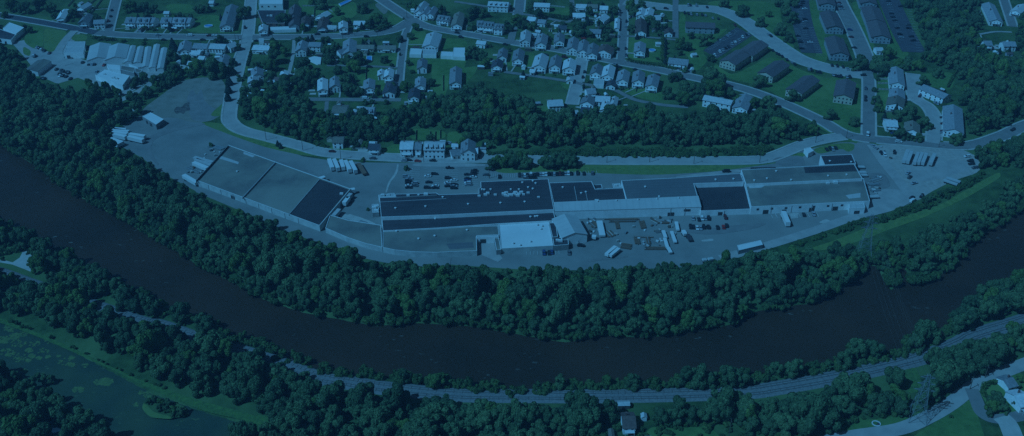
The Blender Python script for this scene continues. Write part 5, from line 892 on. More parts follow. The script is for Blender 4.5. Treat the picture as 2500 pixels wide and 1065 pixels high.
# ------------------------------------------------------------------ trees
def crown_mesh(name, seed, n=6400, q=.056, shape='broad', m='leaf'):
    r = np.random.default_rng(seed)
    if shape == 'broad':
        k = 22; c = np.column_stack([r.uniform(-.8, .8, k), r.uniform(-.8, .8, k), r.uniform(.45, 1.5, k)]); rr = np.hypot(c[:, 0], c[:, 1]); c = c[(rr < .8)]
        c = c*np.array([1, 1, 1])-np.column_stack([0*c[:, 0], 0*c[:, 0], .45*np.hypot(c[:, 0], c[:, 1])**2]); c = np.vstack([c, [[0, 0, 1.0], [.1, .1, 1.35]]]); R = r.uniform(.17, .40, len(c)); R[-2:] = .44, .36
    elif shape == 'conifer':
        c = []; R = []
        for i in range(9):
            f = i/8
            for a in range(1 if i == 8 else 4): an = a*1.57+i; c.append([(1-f)*.5*math.cos(an), (1-f)*.5*math.sin(an), .4+2.3*f]); R.append(.16+.34*(1-f))
        c, R = np.array(c), np.array(R)
    else:                                    # low shrub
        k = 9; c = np.column_stack([r.uniform(-.6, .6, k), r.uniform(-.6, .6, k), r.uniform(.2, .55, k)]); R = r.uniform(.3, .45, k)
    pr = R**2/(R**2).sum(); ix = r.choice(len(c), n*3, p=pr); d = r.normal(size=(n*3, 3)); d /= np.linalg.norm(d, axis=1)[:, None]
    P = c[ix]+d*(R[ix]*r.uniform(.82, 1.1, n*3))[:, None]; keep = d[:, 2] > -.75
    D = np.linalg.norm(P[:, None]-c[None], axis=2)/R[None]; D[np.arange(len(P)), ix] = 9; keep &= D.min(1) > .8
    P, d = P[keep][:n], d[keep][:n]; n = len(P); nn = d+r.normal(size=(n, 3))*.36; nn /= np.linalg.norm(nn, axis=1)[:, None]
    u = np.cross(nn, r.normal(size=(n, 3))); u /= np.linalg.norm(u, axis=1)[:, None]; v = np.cross(nn, u); s = (q*r.uniform(.6, 1.35, n))[:, None]
    V = np.stack([P-u*s-v*s*.7, P+u*s*.8-v*s, P+u*s+v*s*.8, P-u*s*.6+v*s], 1).reshape(-1, 3); me = bpy.data.meshes.new(name)
    me.vertices.add(4*n); me.vertices.foreach_set('co', V.ravel()); me.loops.add(4*n); me.loops.foreach_set('vertex_index', np.arange(4*n, dtype=np.int32))
    me.polygons.add(n); me.polygons.foreach_set('loop_start', np.arange(0, 4*n, 4, dtype=np.int32)); me.materials.append(M[m]); me.update(); return me
CROWN = {'broad': [crown_mesh('crown', 10+i) for i in range(7)], 'bright': [crown_mesh('crown', 30+i, m='leaf2') for i in range(3)],
         'conifer': [crown_mesh('crown', 50+i, 2600, .07, 'conifer', 'needle') for i in range(3)], 'shrub': [crown_mesh('crown', 70+i, 900, .10, 'shrub', 'shrubleaf') for i in range(4)]}
mb = MB(); mb.cyl(0, 0, -.05, .75, .075, .045, 7)
for i in range(5): a = i*1.26+.3; mb.bar((0, 0, .5), (.4*math.cos(a), .4*math.sin(a), 1.0+.05*i), .035)
mb.bar((0, 0, .68), (.03, .02, 1.4), .04); TRUNK = mesh('trunk', mb.V, mb.F, M['trunk'])
NT = [0]
TREES = []
def tree(x, y, R, kind, label, cat, group, hz=1.0):
    nm = {'broad': 'tree', 'bright': 'tree', 'conifer': 'conifer_tree', 'shrub': 'shrub'}[kind]
    t = thing(nm, label, cat, (x, y, 0), rnd.uniform(0, 6.28), group, (R, R, R*hz)); cr = obj('crown', rnd.choice(CROWN[kind]), t)
    if kind != 'shrub': obj('trunk', TRUNK, t)
    TREES.append((x, y, R)); NT[0] += kind in ('broad', 'bright'); return t
def trees(phrase, c, items, group=None):
    items = sorted(items, key=lambda q: q[0]); n = len(items)
    for i, it in enumerate(items):
        x, y, r = it[:3]; kind = it[3] if len(it) > 3 else ('bright' if rnd.random() < .15 else 'broad'); s = CR[c][2]; py = CR[c][1]+y/s
        R = max(1.2, r/s/mpp(py)); zc = R*({'conifer': 1.5, 'shrub': .5}.get(kind, 1.0)); q = W(c, x, y, zc)
        w_ = {'conifer': 'dark conifer', 'bright': 'bright green tree', 'broad': 'round green tree' if R > 3.2 else 'small round tree', 'shrub': 'green shrub'}[kind]
        tree(q[0], q[1], R, kind, f'{w_}{"" if n == 1 else ", "+ordinal(i+1)+" from the left"} {phrase}', 'shrub' if kind == 'shrub' else 'tree', group or phrase+' trees')
C_ = 'conifer'; S_ = 'shrub'
trees('in the gardens above the left main street', 'A0', [(620, 110, 45), (470, 130, 32), (1130, 45, 60), (1250, 60, 55), (1330, 70, 45), (1720, 70, 45), (260, 250, 35), (210, 235, 30), (1560, 130, 35), (430, 60, 50), (330, 20, 60), (100, 40, 60), (210, 60, 60), (40, 120, 35)])
trees('near the narrow pale sheds', 'A0', [(1495, 380, 40, C_), (1490, 470, 50), (1510, 590, 60), (1700, 570, 65), (1480, 690, 45), (1260, 250 + 90, 18, S_), (1230, 660, 45), (1180, 690, 45), (1150, 740, 30), (930, 345, 20, S_), (860, 340, 20, S_), (1070, 355, 25, S_), (1250, 370, 30, S_)])
trees('in the blocks between the upper side streets', 'A1', [(345, 100, 62), (680, 160, 68), (20, 60, 45), (1150, 90, 38), (1370, 60, 50), (1480, 160, 55), (1420, 200, 45), (1560, 190, 45), (1000, 20, 60), (930, 10, 35)])
trees('in the gardens below the main street bend', 'A1', [(610, 390, 52), (590, 480, 75), (560, 560, 60), (690, 440, 45), (1075, 350, 42), (1070, 430, 55), (1070, 500, 55), (1230, 520, 55), (1330, 490, 68), (1290, 570, 65), (1690, 330, 36), (930, 325, 22, C_), (280, 400, 35), (80, 570, 95), (240, 530, 42), (1560, 510, 35), (1620, 560, 22), (870, 340, 22, 'bright')])
trees('among the houses at the wood edge', 'A1', [(850, 560, 80), (850, 650, 75), (220, 600, 48), (205, 690, 34, C_), (200, 760, 34, C_), (195, 830, 32, C_), (1215, 690, 70), (1250, 770, 65), (1330, 790, 50), (1160, 600, 45), (1640, 740, 42), (1500, 790, 35), (1570, 880, 25), (1450, 880, 25), (1390, 880, 28), (290, 660, 22), (310, 690, 30, S_), (450, 560, 35)])
trees('around the triangular junction', 'Z7', [(570, 380, 62), (480, 510, 58), (325, 550, 58), (390, 265, 25, S_), (640, 60, 30), (1400, 160, 100), (1530, 180, 70), (1360, 370, 65), (470, 60, 40), (1370, 740, 110), (1500, 790, 90), (1560, 900, 80), (460, 900, 50), (890, 770, 30), (800, 130, 25), (330, 780, 25), (20, 240, 60), (100, 300, 55), (1640, 650, 30)])
trees('along the diagonal street gardens', 'Z3', [(500, 270, 100), (620, 350, 70), (690, 60, 70), (1380, 400, 120), (1530, 480, 65), (1330, 320, 60), (1100, 640, 45), (390, 400, 60), (330, 330, 50), (380, 710, 35), (810, 950, 45), (920, 960, 28), (1060, 690, 28, S_), (930, 370, 30), (1090, 420, 40), (60, 200, 50), (680, 620, 30)])
trees('on the block left of the fenced lawn', 'Z8', [(600, 60, 95), (640, 150, 80), (340, 130, 75), (740, 60, 80), (880, 280, 85), (930, 350, 75), (600, 400, 68), (1090, 370, 45), (230, 530, 60), (270, 400, 70), (350, 670, 60), (360, 500, 35), (230, 440, 40), (1090, 280, 35), (920, 120, 30)])
trees('around the fenced lawn and the big pale house', 'Z8', [(1320, 610, 98), (1400, 660, 75), (1310, 750, 48), (1470, 505, 55), (1640, 560, 95), (1745, 830, 62), (685, 520, 34, C_), (1095, 590, 34, C_), (1095, 660, 36, C_), (1090, 730, 38, C_), (1085, 800, 36, C_), (1090, 880, 36, C_), (1385, 1000, 48), (1495, 1035, 28), (980, 840, 28), (1740, 520, 45), (1010, 490, 40)])
trees('on the lawns of the estate', 'A3', [(950, 22, 46), (1105, 85, 58), (1275, 180, 50), (1335, 118, 30), (1480, 80, 48), (1550, 140, 58), (1430, 240, 60), (1510, 315, 50), (1270, 700, 62), (1545, 820, 60), (1550, 10, 50), (1420, 20, 40)])
trees('on the lower estate lawn', 'A4', [(100, 985, 55), (300, 1045, 48)])
trees('in the clump above the long pale wood-edge building', 'A3', [(860, 660, 100), (890, 750, 90), (800, 740, 70), (620, 760, 75), (460, 800, 58), (1010, 800, 60), (505, 665, 45), (560, 660, 42), (590, 840, 70), (730, 800, 60), (1330, 880, 70), (1210, 880, 50), (1070, 850, 40)])
trees('between the estate columns and the terrace', 'A4', [(360, 530, 72), (320, 560, 50), (520, 540, 78), (560, 600, 60), (610, 455, 58), (780, 530, 55), (860, 560, 55), (1035, 620, 52), (900, 690, 50), (500, 860, 45), (520, 930, 40), (480, 775, 26), (740, 560, 45), (700, 545, 50)])
trees('around the corner houses above the main road', 'B5', [(790, 90, 80), (700, 110, 55), (910, 170, 60), (710, 265, 55), (860, 295, 45), (780, 290, 35), (1200, 310, 55), (510, 40, 40), (960, 200, 35)])
trees('in the verge row behind the car line', 'F', [(1199, 400, 15), (1214, 392, 15), (1236, 392, 17), (1257, 394, 18), (1281, 392, 18), (1247, 380, 15), (1272, 380, 16), (1331, 393, 17), (1346, 396, 17), (1366, 392, 19), (1384, 391, 18), (1402, 392, 17), (1353, 382, 15), (1377, 380, 16)])
trees('at the left end of the car park', 'B2', [(505, 208, 28), (170, 568, 16)])
trees('on the grass strip above the west warehouse', 'B1', [(985, 175, 20, C_), (1010, 195, 20, C_), (408, 188, 22)])
trees('around the lower right house', 'C4', [(1900, 740, 70), (1860, 800, 60), (1960, 820, 50), (1790, 640, 28, S_), (1770, 680, 28, S_), (1850, 600, 30, S_), (1920, 585, 26, S_), (2070, 620, 35), (2010, 640, 30, S_), (1500, 890, 16, S_), (2100, 560, 40), (2060, 760, 45), (1840, 860, 40)])
trees('on the small island in the pond', 'C1', [(1290, 760, 32), (1340, 740, 34), (1390, 760, 36), (1450, 770, 38), (1380, 810, 34), (1440, 825, 36), (1510, 830, 40), (1570, 840, 40), (1500, 870, 30), (1560, 870, 28)])
trees('on the left shore of the pond', 'C1', [(330, 540, 38), (390, 560, 44), (440, 560, 42), (120, 530, 50), (60, 520, 50)])
# garden shrubs, driveways and patios round the houses
HS = [o for o in sc.objects if o.parent is None and o.name.split('.')[0] in ('house', 'bungalow', 'rowhouse', 'terrace_house', 'apartment_house')]
gr = np.random.default_rng(11); AK = [np.array(K) for K in KEEP]
def free(x, y, m=0.0):
    P = np.array([[x, y]])
    for K in KEEP:
        if abs(K[0][0]-x) < 400 and abs(K[0][1]-y) < 400 and inside(P, K)[0]: return False
    return all(dist_line(P, R[1])[0] > R[2]/2+1.6+m for R in ROADS)
nsh = 0; nst = 0
for h in HS:
    hx, hy = h.location.x, h.location.y
    if hy < 330: continue
    if gr.random() < .75:                    # a paved drive to the nearest street
        best = min(((math.dist((hx, hy), q), q, R[2]) for R in ROADS for q in R[1]), key=lambda t_: t_[0])
        if 7 < best[0] < 34:
            a, b = Vector((hx, hy)), Vector(best[1]); d = (b-a).normalized(); n_ = Vector((-d.y, d.x)); off = n_*gr.uniform(-5, 5); a, b = a+off+d*3, b+off-d*(best[2]/2); wd = gr.choice((1.0, 1.2, 2.6))/2
            if (b-a).length > 3: sheet('driveway', [tuple(a+n_*wd), tuple(a-n_*wd), tuple(b-n_*wd), tuple(b+n_*wd)], M['concrete' if wd < 1 else 'paleroad'], nz())
    for _ in range(2):
        an = gr.uniform(0, 6.28); cx_, cy_ = hx+9*math.cos(an), hy+9*math.sin(an)
        if free(cx_, cy_): wq = gr.uniform(1.5, 3.5); sheet('patio', [(cx_-wq, cy_-wq*.7), (cx_+wq, cy_-wq*.6), (cx_+wq*.9, cy_+wq*.7), (cx_-wq, cy_+wq*.6)], M['concrete'], nz())
    hl = h['label'].split(', ', 1); rest_ = hl[1] if len(hl) > 1 else hl[0].split(' ', 3)[-1]
    def near_label(what, x, y):
        dx, dy = x-hx, y-hy; side = ('right of' if dx > 0 else 'left of') if abs(dx) > abs(dy) else ('behind' if dy > 0 else 'in front of')
        s_ = f'{what} {side} the house {rest_}'
        return s_ if len(s_.split()) <= 16 else ' '.join(f'{what} {side} house {rest_}'.replace(' from the left', ' from left').replace(' from the right', ' from right').split()[:16])
    for _ in range(2):
        an, q = gr.uniform(0, 6.28), gr.uniform(8, 17); x, y = hx+q*math.cos(an), hy+q*math.sin(an)
        if nst < 100 and NT[0] < 290 and free(x, y, 1):
            tree(x, y, gr.uniform(2.4, 4.8), 'bright' if gr.random() < .3 else 'broad', near_label('garden tree', x, y), 'tree', 'garden trees of the upper town', gr.uniform(.9, 1.3)); nst += 1
        an, q = gr.uniform(0, 6.28), gr.uniform(8, 18); x, y = hx+q*math.cos(an), hy+q*math.sin(an)
        if gr.random() < .45 and free(x, y): tree(x, y, gr.uniform(1.3, 2.4), 'conifer', near_label('small dark conifer', x, y), 'tree', 'garden conifers of the upper town', gr.uniform(.9, 1.5))
    for _ in range(4):
        an, q = gr.uniform(0, 6.28), gr.uniform(6.5, 15); x, y = hx+q*math.cos(an), hy+q*math.sin(an)
        if nsh < 270 and free(x, y):
            R = gr.uniform(1.1, 2.6); tree(x, y, R, 'shrub', near_label('garden shrub', x, y), 'shrub', 'garden shrubs of the upper town', gr.uniform(.9, 1.5)); nsh += 1
    for _ in range(6):                       # a small shed, garage or carport in the yard
        an, q = gr.uniform(0, 6.28), gr.uniform(8.5, 16); x, y = hx+q*math.cos(an), hy+q*math.sin(an)
        if gr.random() < .8 and free(x, y, 2.0) and free(x+2.5, y) and free(x-2.5, y) and free(x, y+2.5) and free(x, y-2.5):
            L_, B_, H_ = gr.uniform(2.6, 5.6), gr.uniform(2.2, 3.6), gr.uniform(2.0, 2.7); rz = h.rotation_euler[2]+gr.choice((0, math.pi/2)); col_ = gr.choice(('h_roof_g', 'h_roof_l', 'h_roof_l', 'roof_white', 'h_roof_b', 'h_roof_t'))
            t = thing('garden_shed', near_label('small garden shed', x, y), 'shed', (x, y, 0), rz, 'garden sheds of the upper town')
            V = [(sx*L_/2, sy*B_/2, z) for sx in (-1, 1) for sy, z in ((-1, 0), (1, 0), (1, H_), (-1, H_))]+[(-L_/2, 0, H_+.75), (L_/2, 0, H_+.75)]
            obj('wall', mesh('wall', V, [(0, 4, 7, 3), (1, 2, 6, 5), (0, 3, 8, 2, 1), (4, 5, 6, 9, 7)], M[gr.choice(('h_wall_w', 'h_wall_g', 'h_wall_c', 'wood'))]), t)
            lo, eo = L_/2+.2, B_/2+.25; V = [(sx*lo, sy*eo, z) for sx in (-1, 1) for sy, z in ((-1, H_-.08), (0, H_+.8), (1, H_-.08))]; V += [(a_, b_, c_+.12) for a_, b_, c_ in V]
            obj('roof', mesh('roof', V, [(6, 9, 10, 7), (7, 10, 11, 8), (1, 4, 3, 0), (2, 5, 4, 1), (0, 3, 9, 6), (5, 2, 8, 11), (0, 6, 7, 1), (1, 7, 8, 2), (4, 10, 9, 3), (5, 11, 10, 4)], M[col_]), t)
            obj('door', DOOR, t, (0, -B_/2-.04, .03), 0, (1.1, 1, .85)); cr_ = [(x+a_*math.cos(rz)-b_*math.sin(rz), y+a_*math.sin(rz)+b_*math.cos(rz)) for a_, b_ in ((-L_/2-1, -B_/2-1), (L_/2+1, -B_/2-1), (L_/2+1, B_/2+1), (-L_/2-1, B_/2+1))]; KEEP.append(cr_)
    an, q = gr.uniform(0, 6.28), gr.uniform(8, 14); x, y = hx+q*math.cos(an), hy+q*math.sin(an)
    if gr.random() < .9 and free(x, y, 1):   # a car standing in the yard
        cc = gr.choice(list('dwsgbr')); kk = gr.choice(('sedan', 'suv', 'pickup')); 
        if (kk, cc) not in CBODY: CBODY[kk, cc] = mesh('body', CM[kk][0].V, CM[kk][0].F, M['car_'+CN[cc]])
        t = thing('car' if kk != 'pickup' else 'pickup_truck', near_label(CN[cc]+(' car' if kk != 'pickup' else ' pickup truck'), x, y), 'car' if kk != 'pickup' else 'pickup', (x, y, .12), gr.uniform(0, 6.28), 'cars parked in the yards of the upper town')
        obj('body', CBODY[kk, cc], t); obj('window', CGL[kk], t)
        for wx in (-1.4, 1.4):
            for wy in (-.86, .86): obj('wheel', WHEEL, t, (wx, wy, .33))
# hedges: one clipped row each
def hedge(label, c, pts, h=1.8, wd=1.6):
    L = smooth_line([W(c, x, y) for x, y in pts], 3) if len(pts) > 2 else [W(c, x, y) for x, y in pts]; r = np.random.default_rng(int(abs(L[0][0])*10)); P = []
    for a, b in zip(L, L[1:]):
        n = int(math.dist(a, b)*26); f = r.random((n, 1)); P.append(np.column_stack([np.array(a)+(np.array(b)-np.array(a))*f+r.normal(size=(n, 2))*wd*.28, h*(.15+.85*r.random(n)**.6)]))
    P = np.vstack(P); n = len(P); u = r.normal(size=(n, 3)); u /= np.linalg.norm(u, axis=1)[:, None]; v = np.cross(u, r.normal(size=(n, 3))); v /= np.linalg.norm(v, axis=1)[:, None]; s = .36
    V = np.stack([P-u*s-v*s, P+u*s-v*s, P+u*s+v*s, P-u*s+v*s], 1).reshape(-1, 3); me = bpy.data.meshes.new('hedge'); me.from_pydata(V.tolist(), [], np.arange(4*n).reshape(-1, 4).tolist()); me.materials.append(M['shrubleaf']); tag(obj('hedge', me), label, 'hedge')
hedge('long dark hedge below the white garages', 'Z7', [(470, 800), (680, 808), (880, 820), (1270, 862)], 2.4, 2); hedge('tall dark hedge around the lower side of the walled lawn', 'Z3', [(625, 185), (850, 235), (1210, 290), (1270, 240), (1265, 90)], 4, 3)
hedge('scrubby hedge along the lower side of the fenced lawn', 'Z8', [(530, 880), (750, 925), (1000, 960), (1240, 1010)], 2.2, 3.5); hedge('hedge row under the conifers right of the fenced lawn', 'Z8', [(1050, 560), (1050, 720), (1050, 900)], 3, 2.5)
hedge('thick bushes between the main street and the gabled halls', 'ZD', [(640, 205), (780, 225), (950, 235)], 2.6, 3.5); hedge('dark hedge along the corner garden below the main street', 'Z6', [(1560, 470), (1700, 430), (1775, 400)], 3.4, 3)
hedge('narrow hedge beside the pale strip by the side street', 'Z2', [(1405, 640), (1370, 780), (1320, 960)], 1.6, 1.4); hedge('garden hedge behind the fan-shaped lawn at the forest edge', 'ZB', [(1400, 120), (1340, 230), (1260, 380)], 1.8, 1.6)
hedge('curved hedge round the lower right garden', 'C4', [(1880, 605), (1790, 630), (1765, 690), (1800, 740)], 2, 1.8)
# garden fences
def fence(label, c, pts, h=1.5, m='fence'):
    L = [Vector(W(c, x, y)) for x, y in pts]; t = thing('garden_fence', label, 'fence', (L[0].x, L[0].y, 0)); mb = MB()
    for a, b in zip(L, L[1:]): mb.bar((a.x-L[0].x, a.y-L[0].y, h*.5), (b.x-L[0].x, b.y-L[0].y, h*.5), .1); 
    mb2 = MB()
    for a, b in zip(L, L[1:]):
        d = (b-a); rz = math.atan2(d.y, d.x); mid = (a+b)/2-L[0]; mb2.box(mid.x, mid.y, .15, d.length, .06, h-.15, rz)
        for k in range(int(d.length/2.5)+1): q = a+d*min(1, k*2.5/d.length)-L[0]; mb.box(q.x, q.y, 0, .14, .14, h+.15, rz)
    mb2.build('panel', M[m], t); mb.build('posts', M['wood'], t)
for lb, c, p in (('pale fence running up between the left gardens', 'A0', [(660, 160), (775, 15)]), ('pale fence right of the grey-walled house in the left gardens', 'A0', [(790, 120), (885, 0)]), ('pale fence left of the trees in the upper left garden', 'A0', [(590, 60), (640, 5)]), ('short pale fence between the narrow upper gardens', 'A0', [(740, 80), (830, 0)]),
                 ('timber fence behind the upper barns', 'Z6', [(520, 95), (700, 95), (690, 250)]), ('pale fence in the large upper garden', 'Z6', [(690, 100), (830, 95), (960, 180)]), ('fence across the wide lawn behind the garages', 'A2', [(290, 655), (290, 790)]), ('long garden fence beside the lane below the bungalows', 'A1', [(1400, 580), (1395, 690)]),
                 ('fence between the narrow back gardens of the right row', 'Z5', [(1165, 500), (1150, 600)]), ('second fence in the narrow back gardens of the right row', 'Z5', [(1285, 480), (1270, 590)]), ('third fence in the narrow back gardens of the right row', 'Z5', [(1400, 500), (1375, 620)]), ('pale fence along the walled lawn top', 'Z3', [(760, 90), (980, 95), (1180, 115)]),
                 ('pale fence below the gardens of the upper row', 'Z3', [(1440, 260), (1620, 290)]), ('top garden fence left of the terrace', 'ZB', [(240, 190), (430, 200)]), ('second garden fence left of the terrace', 'ZB', [(245, 262), (430, 270)]), ('third garden fence left of the terrace', 'ZB', [(250, 328), (430, 330)]), ('fourth garden fence left of the terrace', 'ZB', [(260, 412), (430, 420)]),
                 ('long pale wall below the terrace', 'ZB', [(260, 735), (490, 738)]), ('fence left of the rowhouse garden on the lower road', 'Z1', [(95, 230), (90, 370)]), ('fence behind the dormered lower road rowhouse', 'Z1', [(295, 250), (295, 370)]), ('second fence behind the dormered lower road rowhouse', 'Z1', [(370, 250), (370, 370)]), ('fence beside the lawn of the white corner house', 'Z1', [(440, 230), (440, 350)]),
                 ('pale garden wall beside the dark-roofed house on the lower road', 'ZA', [(470, 860), (680, 862)])):
    fence(lb, c, p)
# ------------------------------------------------------------------ woods
WOODS = []
def wood(phrase, pts, dens=8.0, rmin=3.6, rmax=5.8, hz=1.15): WOODS.append((phrase, [ground_at(x, y) for x, y in pts], dens, rmin, rmax, hz))
bank = [(x, y-3) for x, y in RIVER[1:NFAR-1]]
wood('in the riverside wood below the factory', bank[:1]+[(0, 250), (0, 118), (40, 140), (70, 185), (110, 222), (170, 225), (200, 230), (235, 248), (300, 258), (345, 272), (325, 292), (280, 312), (262, 345), (290, 375), (345, 402), (400, 445), (450, 480), (500, 505), (600, 537), (680, 570), (790, 610), (850, 632), (900, 655), (1000, 668), (1100, 665), (1200, 678),
     (1400, 684), (1480, 684), (1560, 665), (1620, 680), (1700, 672), (1770, 650), (1890, 636), (1980, 630), (2060, 622), (2110, 612)]+[p for p in bank[::-1] if p[0] < 2125][:-1], 8.4, 4.2, 7.0)
wood('on the wooded bank right of the pylon', [(2130, 645), (2122, 618), (2150, 608), (2200, 598), (2280, 574), (2330, 546), (2400, 506), (2460, 462), (2520, 420), (2540, 470), (2500, 500), (2379, 575), (2322, 640), (2285, 668), (2249, 684), (2222, 680), (2212, 640), (2208, 604), (2190, 606), (2186, 690), (2172, 692), (2156, 665)], 7.4, 3.6, 5.6)
wood('in the big forest at the upper right', [(2215, -25), (2205, 10), (2232, 40), (2245, 110), (2252, 150), (2290, 160), (2330, 175), (2355, 205), (2345, 250), (2358, 290), (2362, 345), (2368, 380), (2398, 420), (2400, 455), (2290, 500), (2270, 500), (2340, 485), (2430, 440), (2470, 420), (2520, 400), (2540, 345), (2500, 338), (2400, 372), (2395, 350), (2500, 290), (2560, 250), (2560, 150), (2480, 140), (2440, 155), (2400, 150), (2388, 100), (2385, 30), (2395, -25)], 8, 3.8, 5.8)
wood('at the upper right corner', [(2475, 60), (2530, 20), (2560, 150), (2480, 145)], 8, 3.5, 5)
wood('along the edge of the gravel lot', [(2255, 500), (2275, 480), (2320, 462), (2370, 445), (2395, 425), (2410, 430), (2390, 462), (2310, 490), (2262, 510)], 5.5, 2.4, 3.8)
wood('in the wooded slope above the lower road', [(590, 275), (596, 232), (640, 240), (660, 212), (700, 212), (735, 232), (770, 262), (790, 292), (850, 300), (920, 305), (945, 285), (1000, 272), (1045, 262), (1080, 250), (1160, 218), (1210, 232), (1240, 250), (1325, 268), (1325, 295), (1410, 290), (1500, 282), (1570, 275), (1640, 292), (1740, 292), (1830, 298), (1900, 286), (1940, 306), (1992, 318),
     (1996, 332), (1950, 346), (1880, 355), (1700, 360), (1500, 358), (1300, 362), (1210, 362), (1165, 345), (1120, 325), (1050, 312), (1000, 318), (980, 352), (860, 352), (800, 348), (720, 352), (660, 328), (610, 305)], 7.6, 3.6, 5.8)
wood('in the wood beside the left lane', [(598, 232), (612, 205), (650, 200), (700, 205), (720, 190), (760, 180), (790, 190), (790, 225), (730, 225), (715, 245), (660, 245)], 7.4, 3.6, 5.4)
wood('in the left wood by the gravel track', [(0, 60), (0, 118), (-60, 200), (-60, 60)], 8, 4, 6)
wood('between the dirt lot and the sheds', [(236, 248), (205, 200), (235, 205), (262, 215), (300, 240), (320, 225), (360, 205), (400, 180), (430, 168), (470, 178), (530, 168), (545, 188), (490, 187), (440, 195), (395, 225), (350, 258), (300, 258)], 6.6, 3.0, 5.0)
near = [(x, y+2) for x, y in RIVER[NFAR+2:-1]][::-1]
wood('on the near bank below the river', near+[(2560, 700), (2640, 900), (2640, 1200), (2500, 1300), (-200, 1300), (-200, 560)], 7.4, 3.5, 5.6)
EXC = []
PBANK = WP('C1', [(-40, 40), (0, 52), (200, 130), (360, 195), (560, 280), (760, 378), (1000, 492), (1200, 590), (1500, 715), (1800, 810), (2130, 890)])
RGAPS = [ground_at(x, y+22) for x, y in RAIL if 30 < x < 110]
def excl(c, pts): EXC.append(WP(c, pts))
EXC.append(POND_W and inset(clean(POND_W), -1.5))
excl('F', [(-100, 650), (0, 655), (100, 690), (100, 672), (90, 625), (60, 612), (0, 610), (-100, 600)])
excl('F', [(2060, 1045), (2120, 1018), (2200, 1012), (2290, 1002), (2330, 985), (2330, 970), (2350, 940), (2420, 905), (2600, 850), (2600, 1300), (1900, 1300), (2000, 1075)])
excl('C4', [(1010, 560), (1010, 490), (1190, 460), (1240, 600), (1235, 760), (1090, 860), (1080, 720), (1090, 600)])
excl('C1', [(-40, 30), (0, 42), (200, 120), (360, 185), (560, 270), (760, 365), (860, 420), (1000, 480), (1200, 575), (1500, 680), (1800, 780), (2130, 860), (2130, 920), (1800, 860), (1500, 745), (1200, 610), (340, 210), (-40, 70)])
excl('C1', [(2080, 860), (2420, 900), (2420, 1040), (2100, 1010), (1900, 900)])
excl('F', [(1370, 1062), (1700, 1050), (1950, 1062), (1950, 1200), (1370, 1200)])
excl('Z0', [(330, 930), (260, 870), (420, 720), (560, 680), (760, 800), (620, 960), (520, 1080), (430, 1040)])
excl('F', [(1180, 376), (1300, 378), (1500, 368), (1700, 370), (1880, 362), (1880, 390), (1180, 395)])
wr_ = np.random.default_rng(5)
cand = []
for wi, (ph, P, dens, r0, r1, hz) in enumerate(WOODS):
    A = np.array(P); lo, hi = A.min(0), A.max(0); lo = np.maximum(lo, (-640, 180)); hi = np.minimum(hi, (700, 1300))
    xs = np.arange(lo[0], hi[0], dens); ys = np.arange(lo[1], hi[1], dens*.87); Q = np.array([(x+(j % 2)*dens/2, y) for j, y in enumerate(ys) for x in xs])
    if not len(Q): continue
    Q = Q+wr_.uniform(-.32, .32, Q.shape)*dens; ok = inside(Q, P)
    for E in EXC: ok &= ~inside(Q, E)
    for K in KEEP: 
        if abs(K[0][0]) < 3000: ok &= ~inside(Q, K)
    for L, hw in CORR: ok &= dist_line(Q, L) > hw+(1.5 if wi != 9 else .5)
    if wi == 9:
        ok &= dist_line(Q, RSOUTH) > 5.6
        ok &= (dist_line(Q, RGAPS) > 7.5); ok &= dist_line(Q, PBANK) > 7.5
    for K in (RIVER_W,): ok &= ~inside(Q, K)
    Q = Q[ok]
    if TREES:
        T = np.array(TREES); dd = np.hypot(Q[:, None, 0]-T[None, :, 0], Q[:, None, 1]-T[None, :, 1]).min(1); Q = Q[dd > 3]
    # keep only what the picture can show
    dist = np.sqrt(Q[:, 0]**2+Q[:, 1]**2+CAM_H**2); px = 1250+FPX*Q[:, 0]/(Q[:, 1]*math.cos(DEP)+(CAM_H-8)*math.sin(DEP)); py = 532.5-FPX*(Q[:, 1]*math.sin(DEP)-(CAM_H-8)*math.cos(DEP))/(Q[:, 1]*math.cos(DEP)+(CAM_H-8)*math.sin(DEP))
    v = (px > -120) & (px < 2620) & (py > -60) & (py < 1150); Q, dist, px, py = Q[v], dist[v], px[v], py[v]
    inframe = (px > 5) & (px < 2495) & (py > 5) & (py < 1050)
    small = wr_.random(len(Q)) < .22
    edge = dist_line(Q, P, True) if len(Q) else []
    for (x, y), d, f, sm, eg in zip(Q, dist, inframe, small, edge):
        u = wr_.random() if eg > (17 if wi == 0 else 10) else 1.0; sm = sm or (eg < 6 and wi != 9); R = (wr_.uniform(r0, r1)*(.72 if sm else 1.0)) if u > .24 else wr_.uniform(r1, r1*1.5)
        cand.append((R/d if f else 0, x, y, R, wi, hz*wr_.uniform(.8, 1.25)*(.9 if u <= .2 else 1)))
cand.sort(key=lambda q: -q[0]); room = max(24, 300-NT[0])
print('woodland trees', len(cand), 'town trees', NT[0])
for sz, x, y, R, wi, hz in cand[:room]:
    ph = WOODS[wi][0]
    if wi == 9:
        n_ = dist_line(np.array([[x, y]]), RL); jr = min(range(len(rs)), key=lambda j: (rs[j][0]-x)**2+(rs[j][1]-y)**2); up_ = (x-rs[jr][0])*nr[jr].x+(y-rs[jr][1])*nr[jr].y > 0
        u_ = 1250+FPX*x/(y*math.cos(DEP)+CAM_H*math.sin(DEP)); seg_ = ('at the far left', 'left of centre', 'near the centre', 'right of centre', 'at the far right')[max(0, min(4, int(u_/500)))]
        pond_ = u_ < 640 and y < min(ground_at(u_, 1010-(640-u_)*.38)[1], 1e9)
        ph = ('between the river and the railway ' if up_ else ('on the pond shore below the grassy bank ' if pond_ else 'below the railway '))+seg_
    tree(x, y, R, 'bright' if wr_.random() < .16 else 'broad', f'leafy green tree {ph}', 'tree', f'trees {ph}', hz)
rest = cand[room:]
